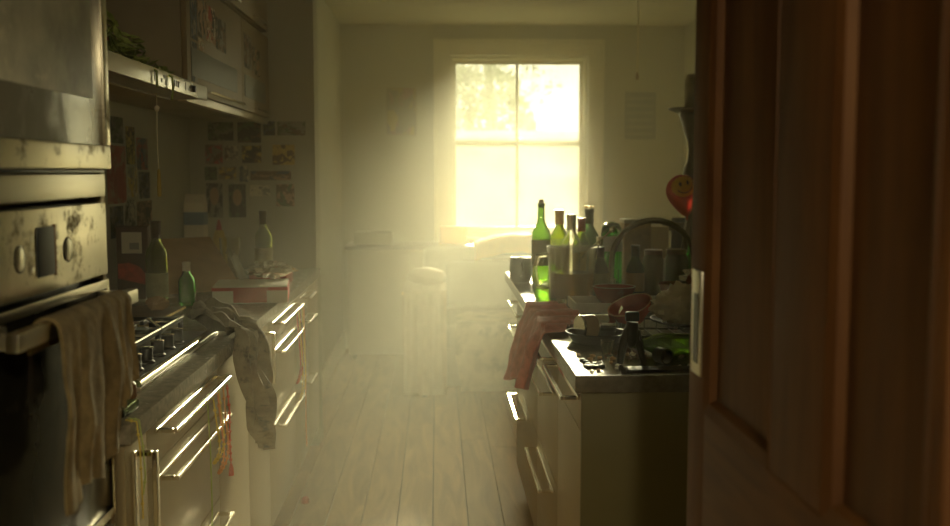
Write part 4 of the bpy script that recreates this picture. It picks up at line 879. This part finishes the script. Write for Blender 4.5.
# wire dish rack
rk = thing('dish_rack', 'dark wire dish rack holding the red bowl and paper', 'rack', (0.76, 2.83, TOPZ))
RX0, RX1, RY0, RY1 = 0.545, 0.98, 2.66, 3.00
for zz in (TOPZ+0.014, TOPZ+0.044):
    ob('rack_rim', G().tube([(RX0, RY0, zz), (RX1, RY0, zz), (RX1, RY1, zz), (RX0, RY1, zz), (RX0, RY0, zz)], 0.0035, 6), m_iron, rk)
for i in range(13):
    xx = RX0 + (RX1-RX0)*i/12
    ob('wire', G().tube([(xx, RY0, TOPZ+0.046), (xx, RY0+0.004, TOPZ+0.012), (xx, RY1-0.004, TOPZ+0.012), (xx, RY1, TOPZ+0.046)], 0.002, 5), m_iron, rk)
for (xx, yy) in ((RX0, RY0), (RX1, RY0), (RX0, RY1), (RX1, RY1)):
    ob('foot', G().tube([(xx, yy, TOPZ+0.0005), (xx, yy, TOPZ+0.048)], 0.005, 8), m_black, rk)
pt = thing('dinner_plate', 'dark plate under the crumpled paper on the dish rack', 'plate', (0.735, 2.82, TOPZ+0.048))
ob('plate_body', G().lathe((0.735, 2.82, TOPZ+0.0485), [(0, 0), (0.075, 0), (0.135, 0.016), (0.135, 0.019), (0.074, 0.004), (0, 0.004)], 32), m_iron, pt)
ob('plate_rim', G().lathe((0.735, 2.82, TOPZ+0.0485), [(0.131, 0.0195), (0.136, 0.0195), (0.136, 0.0215), (0.131, 0.0215), (0.131, 0.0195)], 32), m_iron, pt)
Mt = Matrix.Rotation(math.radians(-22), 3, 'Y') @ Matrix.Rotation(math.radians(14), 3, 'X')
bowl('glossy red bowl tilted against the crumpled paper on the rack', 0.570, 2.90, 0.066, 0.052, m_redceramic, M('chipped_rim', (0.50, 0.22, 0.12), 0.2), z=TOPZ+0.052, M3=Mt)
def paper_fn(c, r, seed):
    g = G(); return g.blob(c, r, seed, 0.34, 4.2, 40, 26, True)
single('crumpled_paper', paper_fn((0.668, 2.775, TOPZ+0.114), (0.072, 0.06, 0.052), 5), m_paper, 'big crumpled white paper heaped on the dark plate', 'paper', angle=60)
single('crumpled_paper', paper_fn((0.815, 2.80, TOPZ+0.098), (0.065, 0.06, 0.032), 9), m_paper, 'flatter crumpled cream paper beside the paper heap', 'paper', angle=60)
single('crisp_packet', G().sheet(lambda u, v: (0.70+0.10*u+0.012*math.sin(v*9), 2.885+0.03*math.sin(u*8+v*5), TOPZ+0.073+0.100*v+0.015*math.sin(u*11)), 16, 12, 0.002), M('crumpled_maroon', (0.20, 0.06, 0.05), 0.3, 0.4, 0.3, 20), 'maroon crisp packet standing behind the paper heap', 'packet')
# standing two-legged opener
op = thing('winged_corkscrew', 'dark winged corkscrew standing on its two arms at the island front', 'corkscrew', (0.488, 2.515, TOPZ))
ox, oy, oz = 0.488, 2.515, TOPZ
ob('head', G().box((ox-0.018, oy-0.009, oz+0.108), (ox+0.016, oy+0.009, oz+0.132)), m_iron, op, 0.004)
ob('body', G().tube([(ox, oy, oz+0.106), (ox-0.002, oy, oz+0.085), (ox-0.004, oy, oz+0.060), (ox-0.003, oy, oz+0.045)], [0.015, 0.018, 0.019, 0.012], 12), m_iron, op)
ob('arm', G().tube([(ox-0.010, oy, oz+0.088), (ox-0.020, oy-0.002, oz+0.060), (ox-0.027, oy-0.004, oz+0.030), (ox-0.031, oy-0.004, oz+0.002)], [0.011, 0.012, 0.011, 0.008], 10), m_iron, op)
ob('arm', G().tube([(ox+0.010, oy, oz+0.085), (ox+0.016, oy-0.002, oz+0.055), (ox+0.022, oy-0.004, oz+0.028), (ox+0.029, oy-0.004, oz+0.002)], [0.010, 0.010, 0.008, 0.007], 10), m_iron, op)
ob('screw', G().tube([(ox-0.003+0.004*math.cos(i*0.9), oy+0.004*math.sin(i*0.9), oz+0.046-i*0.0022) for i in range(19)], 0.0016, 6), m_chrome, op)
single('bottle_cup', G().lathe((0.565, 2.505, TOPZ+0.0215), [(0, -0.020), (0.020, -0.020), (0.0205, 0.016), (0.017, 0.016), (0.017, -0.014), (0, -0.014)], 20, Matrix.Rotation(math.radians(25), 3, 'Z') @ Matrix.Rotation(PI/2, 3, 'X')), m_iron, 'small dark metal cup lying on its side by the corkscrew', 'cup')
single('slate_strip', G().box((0.455, 2.405, TOPZ+0.0005), (0.66, 2.455, TOPZ+0.006)), m_iron, 'thin dark strip lying along the island front edge', 'strip', bevel=0.001)
tumbler('shot_glass', 'tiny clear shot glass beside the corkscrew arm', 0.440, 2.60, 0.045, 0.014, 0.018)
for i in range(9):
    cx_, cy_ = 0.368 + 0.062*random.random(), 2.46 + 0.11*random.random()
    single('crown_cork', G().lathe((cx_, cy_, TOPZ+0.0004), [(0, 0), (0.0085, 0), (0.0088, 0.003), (0.0065, 0.006), (0, 0.0062)], 12), m_iron, 'small dark bottle cap scattered on the island corner', 'bottle cap', 'bottle caps on the island corner')
for i in range(26):
    cx_, cy_ = 0.36 + 0.34*random.random(), 2.40 + 0.24*random.random()
    if abs(cx_-0.488) < 0.045 and abs(cy_-2.515) < 0.02: continue
    r = random.uniform(0.003, 0.006)
    single('crumb', G().blob((cx_, cy_, TOPZ+r*0.75), (r*1.4, r*1.1, r*0.8), i, 0.3, 5, 8, 6), m_card if i % 2 else m_paper, ('brown' if i % 2 else 'pale') + ' crumb scattered on the near island worktop', 'crumb', 'crumbs on the island')

# ================================================================== BALLOON, CANDLE STAND, CORD
by_ = 4.60; bc = Vector((1.115, by_, 1.285))
Rb = Matrix.Rotation(math.radians(-12), 3, 'Y')
bal = thing('foil_balloon', 'red foil balloon with a yellow smiling face tied to the island', 'balloon', (1.06, by_, TOPZ))
def bal_out(th):
    c, s_ = math.cos(th), math.sin(th); r = 0.074
    return (r*c*(1.0 if s_ > 0 else (1 - 0.42*(-s_)**1.4)), r*s_ if s_ > 0 else 0.118*s_)
def bal_pt(th, q, side):
    a, b = bal_out(th); d = 0.046*math.sqrt(max(0, 1-q**2.2))
    wr = 0.0025*math.sin(th*26)*q**4
    return Rb @ Vector((a*q, side*(d + wr), b*q + 0.02)) + bc
g = G(); n, m = 48, 10
for side in (-1, 1):
    vs_ = [bal_pt(2*PI*i/n, j/m, side) for j in range(m+1) for i in range(n)]
    g.add(vs_, [(j*n+i, j*n+(i+1)%n, (j+1)*n+(i+1)%n, (j+1)*n+i) for j in range(m) for i in range(n)])
ob('foil_skin', g, M('red_balloon_foil', (0.95, 0.07, 0.05), 0.25, 0.0, 0.1, trans=0.5), bal)
def on_face(x, z, lift=0.0012):          # a point of the balloon front for local x,z
    th = math.atan2(z/ (0.074 if z > 0 else 0.118), x/0.074); a, b = bal_out(th); q = min(1, math.hypot(x, z)/max(1e-6, math.hypot(a, b)))
    d = 0.046*math.sqrt(max(0, 1-q**2.2)) + lift
    return Rb @ Vector((x, -d, z + 0.02)) + bc
def patch(cx0, cz0, rx, rz, lift, teeth=0, n=40, m=6, a0=0.0):
    vs_ = []
    for j in range(m+1):
        for i in range(n):
            th = 2*PI*i/n; k = 1 + (0.06*math.cos(teeth*th)*(j/m)**3 if teeth else 0)
            vs_.append(on_face(cx0 + rx*j/m*k*math.cos(th), cz0 + rz*j/m*k*math.sin(th), lift))
    return G().add(vs_, [(j*n+i, j*n+(i+1)%n, (j+1)*n+(i+1)%n, (j+1)*n+i) for j in range(m) for i in range(n)])
ob('yellow_face', patch(0.004, 0.020, 0.057, 0.046, 0.0010, 18), M('yellow_foil', (0.95, 0.66, 0.04), 0.25, 0.0, 0.08, trans=0.3), bal)
for ex in (-0.012, 0.022): ob('eye', patch(ex, 0.034, 0.0055, 0.010, 0.0022, n=16, m=3), m_black, bal)
ob('smile', G().tube([on_face(0.004 + 0.036*math.cos(a), 0.022 + 0.030*math.sin(a), 0.0022) for a in [math.radians(200 + 140*i/16) for i in range(17)]], 0.0022, 6), m_black, bal)
ob('neck', G().lathe(bal_pt(-PI/2, 1, 1) + Vector((0, 0, -0.016)), [(0, 0), (0.007, 0), (0.004, 0.010), (0.007, 0.020), (0, 0.020)], 10), M('red_balloon_foil', (0.72, 0.07, 0.05)), bal)
nb = bal_pt(-PI/2, 1, 1)
ob('string', G().tube([nb + Vector((0, 0, -0.014)), nb.lerp(Vector((1.075, by_, TOPZ+0.002)), 0.5) + Vector((0.006, 0, 0)), (1.075, by_, TOPZ+0.002)], 0.0012, 5), m_label, bal)
bc2 = thing('blue_cloth', 'dark blue cloth folded over a stool back beneath the balloon', 'cloth', (1.20, 4.98, 0))
ob('cloth_fold', G().sheet(lambda u, v: (1.17+0.16*u, 5.02+0.05*math.sin(PI*v)*0.6+0.008*math.sin(u*14), 1.16-0.30*abs(v-0.5)*2), 16, 16, 0.006), M('blue_cloth', (0.07, 0.08, 0.16), 0.9, var=0.2, scale=30), bc2)
st = thing('bar_stool', 'tall dark bar stool with a back beyond the island', 'stool', (1.25, 5.10, 0))
for (sx_, sy_) in ((1.13, 4.95), (1.37, 4.95), (1.13, 5.25), (1.37, 5.25)):
    hgt = 1.14 if sy_ < 5 else 0.70
    ob('leg', G().tube([(sx_, sy_ + 0.06*0, 0.001), (sx_, sy_ + (0.07 if hgt > 1 else 0), hgt)], [0.016, 0.014], 10), m_turned, st)
ob('seat', G().box((1.11, 4.985, 0.70), (1.39, 5.28, 0.735)), m_turned, st, 0.010)
ob('back_rail', G().box((1.12, 5.015, 1.10), (1.38, 5.035, 1.14)), m_turned, st, 0.004)
ob('foot_rail', G().tube([(1.13, 5.25, 0.25), (1.37, 5.25, 0.25)], 0.010, 8), m_turned, st)

KX, KY = 1.180, 4.70
cs = thing('candle_stand', 'tall dark turned candlestick with a wide drip dish behind the balloon', 'candlestick', (KX, KY, TOPZ))
ob('stem', G().lathe((KX, KY, TOPZ+0.001), [(0, 0), (0.085, 0), (0.088, 0.012), (0.07, 0.03), (0.035, 0.05), (0.028, 0.10), (0.036, 0.15), (0.042, 0.19), (0.028, 0.24), (0.025, 0.30),
   (0.038, 0.35), (0.044, 0.39), (0.030, 0.42), (0.034, 0.44), (0.042, 0.47), (0.039, 0.50), (0.023, 0.53), (0.020, 0.58), (0.026, 0.62), (0.042, 0.67), (0.057, 0.715), (0.068, 0.748), (0, 0.748)], 22), m_turned, cs)
ob('drip_dish', G().lathe((KX, KY, TOPZ+0.750), [(0, 0), (0.075, 0), (0.113, 0.017), (0.115, 0.023), (0.106, 0.020), (0.068, 0.006), (0, 0.006)], 26), m_turned, cs)
cd = thing('pillar_candle', 'thick dull wax candle standing on the candlestick dish', 'candle', (KX, KY, TOPZ+0.757))
ob('wax', G().lathe((KX, KY, TOPZ+0.757), [(0, 0), (0.040, 0), (0.041, 0.13), (0.038, 0.15), (0.029, 0.17), (0.015, 0.163), (0, 0.16)], 22), m_wax, cd)
ob('wick', G().tube([(KX, KY, TOPZ+0.917), (KX+0.001, KY, TOPZ+0.932)], 0.002, 6), m_black, cd)
pc = thing('light_pull', 'thin light pull cord with a wooden toggle hanging from the ceiling', 'cord', (1.27, 6.5, 1.97))
ob('cord', G().tube([(1.27, 6.5, 2.519), (1.272, 6.5, 2.25), (1.27, 6.5, 2.02)], 0.006, 6), m_label, pc)
ob('toggle', G().lathe((1.27, 6.5, 1.972), [(0, 0), (0.009, 0.004), (0.011, 0.02), (0.006, 0.045), (0, 0.05)], 12), m_cork, pc)

# ================================================================== BACK OF THE ROOM
def frame_pic(label, x0, x1, z0, z1, pal):
    t = thing('wall_picture', label, 'picture', ((x0+x1)/2, 7.99, z0), 'pictures beside the window')
    pid[0] += 1
    boxp('picture_sheet', (x0, 7.993, z0), (x1, 7.9985, z1), print_mat(pal, pid[0], 3.5), t, 0)
    boxp('picture_edge', (x0-0.008, 7.9945, z0-0.008), (x1+0.008, 7.999, z1+0.008), m_carcass, t, 0.001)
frame_pic('pinkish print on the back wall between corner and window', -0.384, -0.165, 1.68, 2.035, [gy, (0.36, 0.22, 0.20), (0.40, 0.33, 0.10), (0.22, 0.20, 0.2)])
t = thing('wall_picture', 'grey striped chart on the back wall right of the window', 'picture', (1.59, 7.99, 1.645), 'pictures beside the window')
boxp('picture_sheet', (1.468, 7.993, 1.645), (1.712, 7.9985, 2.012), M('grey_chart', (0.16, 0.17, 0.16), 0.5), t, 0)
for i in range(6): boxp('chart_line', (1.485, 7.9915, 1.675+i*0.055), (1.695, 7.9929, 1.697+i*0.055), M('chart_text', (0.26, 0.26, 0.22), 0.5), t, 0)
# sofa
so = thing('sofa', 'grey fabric sofa under the window', 'sofa', (0.60, 6.70, 0))
ob('sofa_base', G().box((-0.10, 6.22, 0.06), (1.30, 7.10, 0.30)), m_sofa, so, 0.03)
ob('backrest', G().box((-0.10, 6.95, 0.30), (1.30, 7.22, 0.87), RX(math.radians(-6))), m_sofa, so, 0.07, seg=4)
for xa in (-0.18, 1.17): ob('armrest', G().box((xa, 6.15, 0.05), (xa+0.21, 7.15, 0.655)), m_sofa, so, 0.06, seg=4)
for xa in (0.035, 0.605): ob('seat_cushion', G().box((xa, 6.17, 0.30), (xa+0.560, 6.93, 0.46)), m_sofa, so, 0.05, seg=4)
for (lx, ly) in ((-0.08, 6.24), (1.26, 6.24), (-0.08, 7.05), (1.26, 7.05)): ob('foot', G().tube([(lx, ly, 0.001), (lx, ly, 0.07)], [0.018, 0.026], 10), m_turned, so)
def arm_throw(u, v):
    x = -0.205 + 0.26*u; s = v*1.08; f = 0.008*math.sin(u*24) + 0.006*noise.noise(Vector((u*5, v*6, 1)))
    if s < 0.50: y, z = 6.63 - s, 0.668 + f*0.5 + 0.006
    elif s < 0.55: a = (s-0.50)/0.05*PI/2; y, z = 6.13 - 0.02*math.sin(a), 0.674 - 0.02*(1-math.cos(a))
    else: y, z = 6.105 + f, 0.650 - (s-0.55)*1.15
    return (x + 0.01*f*10*(v), y, z)
single('pale_throw', G().sheet(arm_throw, 24, 36, 0.008), m_throw, 'pale fringed throw draped over the left sofa arm down to the floor', 'throw')
ob_ = single('roll_cushion', G().blob((-0.07, 6.42, 0.735), (0.125, 0.15, 0.055), 3, 0.06, 3, 24, 14), m_throw, 'flattened round cushion on top of the left sofa arm', 'cushion')
m_check = M('patterned_blanket', (0.40, 0.36, 0.26), 0.95, var=0.1, scale=14, spots=(9, 0.5, (0.20, 0.20, 0.15)))
def seat_blanket(u, v):
    x = 0.12 + 0.95*u; s = v*0.95; f = 0.010*math.sin(u*26) + 0.008*noise.noise(Vector((u*6, v*6, 4)))
    if s < 0.45: return (x, 6.60 - s, 0.472 + f*0.4 + 0.006)
    return (x + 0.02*math.sin(v*8), 6.135 + f, 0.465 - (s-0.45)*0.82)
single('patterned_blanket', G().sheet(seat_blanket, 44, 30, 0.006), m_check, 'grey and cream patterned blanket spread over the sofa seat front', 'blanket')
cu = single('scatter_cushion', G().box((0.05, 6.79, 0.475), (0.50, 6.90, 0.80), RX(math.radians(-14))), M('bluish_cushion', (0.32, 0.35, 0.33), 0.9, var=0.1), 'bluish grey scatter cushion leaning on the sofa back', 'cushion', bevel=0.05, seg=4)
def yel_fn(u, v):
    x = 0.26 + 0.62*u; s = (v-0.45)*0.55; lift = 0.055*math.sin(PI*min(1, u*1.05))
    z = 0.905 + lift - max(0, abs(s)-0.13)*1.0 + 0.012*noise.noise(Vector((u*7, v*5, 3)))
    return (x, 7.07 + (0.17 if s > 0.13 else (-0.17 if s < -0.13 else s*1.3)) - 0.0, z - (0.10*(u-0.8)*5 if u > 0.8 and v < 0.4 else 0))
single('yellow_blanket', G().sheet(yel_fn, 32, 26, 0.010), m_yellow, 'bright yellow blanket thrown over the sofa back under the window', 'blanket')
single('yellow_cushion', G().box((0.02, 7.60, 0.85), (0.22, 7.72, 0.985)), m_yellow, 'small orange yellow box on the cabinet left of the window sill', 'box', bevel=0.015)
lc = thing('low_cabinet', 'dim brown low cabinet standing against the back wall', 'cabinet', (-0.2, 7.74, 0))
boxp('cabinet_body', (-0.66, 7.50, 0.04), (0.26, 7.95, 0.82), m_carcass, lc, 0.006)
boxp('cabinet_top', (-0.68, 7.48, 0.8205), (0.28, 7.965, 0.849), m_turned, lc, 0.004)
for xa in (-0.65, -0.195): d = boxp('cabinet_door', (xa, 7.482, 0.06), (xa+0.445, 7.4995, 0.80), m_carcass, lc, 0.004); ob('knob', G().blob((xa+0.40, 7.470, 0.50), (0.012, 0.012, 0.012), 1, 0), m_gold, d)
for xa in (-0.64, 0.22): ob('foot', G().box((xa, 7.52, 0.0005), (xa+0.03, 7.93, 0.04)), m_turned, lc)
single('speaker', G().box((-0.62, 7.60, 0.8495), (-0.34, 7.85, 0.94)), m_olive, 'low dark box on the brown cabinet by the back wall', 'box', bevel=0.01)
single('red_bottle_top', G().lathe((-0.56, 4.22, 0.001), [(0, 0), (0.016, 0), (0.017, 0.012), (0.012, 0.022), (0, 0.024)], 14), m_red, 'small red bottle top on the floorboards by the left units', 'bottle top')

# ================================================================== ADDED FILL LAMP (out of view in the hall) AND HAZE
hl = thing('fill_lamp', 'added warm white fill bulb, unseen in the hall behind the doorway', 'lamp', (0.22, -0.40, 2.0))  # unseen lamp, added to brighten the oven side of the kitchen
ob('cord', G().tube([(0.22, -0.40, 2.518), (0.22, -0.40, 2.12)], 0.004, 6), m_white, hl)
bm_, nt_, b_ = _new('fill_glow'); b_.inputs['Emission Color'].default_value = (1, 0.84, 0.54, 1); b_.inputs['Emission Strength'].default_value = 12.0
ob('bulb', G().lathe((0.22, -0.40, 2.0), [(0, 0), (0.03, 0.008), (0.045, 0.04), (0.04, 0.075), (0.02, 0.11), (0.018, 0.125), (0, 0.125)], 18), bm_, hl)
ld = bpy.data.lights.new('fill_light', 'POINT'); ld.energy = 13.0; ld.color = (1.0, 0.86, 0.56); ld.shadow_soft_size = 0.06
lo = bpy.data.objects.new('fill_light', ld); C.objects.link(lo); lo.parent = hl; lo.location = (0, 0, -0.08)

HAZE_DENSITY = 0.13; HAZE_NEAR = 0.075; HAZE_G = 0.25
hm = bpy.data.materials.new('smoke_haze'); hm.use_nodes = True; nt = hm.node_tree
nt.nodes.remove(nt.nodes['Principled BSDF'])
vsn = nt.nodes.new('ShaderNodeVolumeScatter'); vsn.inputs['Color'].default_value = (1.0, 0.98, 0.84, 1)
vsn.inputs['Density'].default_value = HAZE_DENSITY; vsn.inputs['Anisotropy'].default_value = HAZE_G
nt.links.new(vsn.outputs[0], nt.nodes['Material Output'].inputs['Volume'])
hm2 = hm.copy(); hm2.name = 'smoke_haze_thin'
[n for n in hm2.node_tree.nodes if n.type == 'VOLUME_SCATTER'][0].inputs['Density'].default_value = HAZE_NEAR
hz = ob('haze', G().box((-1.2205, 4.4, 0.002), (1.93, 7.998, 2.518)), hm, None, smooth=False)
tag(hz, 'thick sunlit smoke haze around the sofa and window', 'haze', None, 'stuff')
hz = ob('haze', G().box((-1.2205, 1.95, 0.002), (1.93, 4.3995, 2.518)), hm2, None, smooth=False)
tag(hz, 'thinner smoke haze drifting between the worktops', 'haze', None, 'stuff')
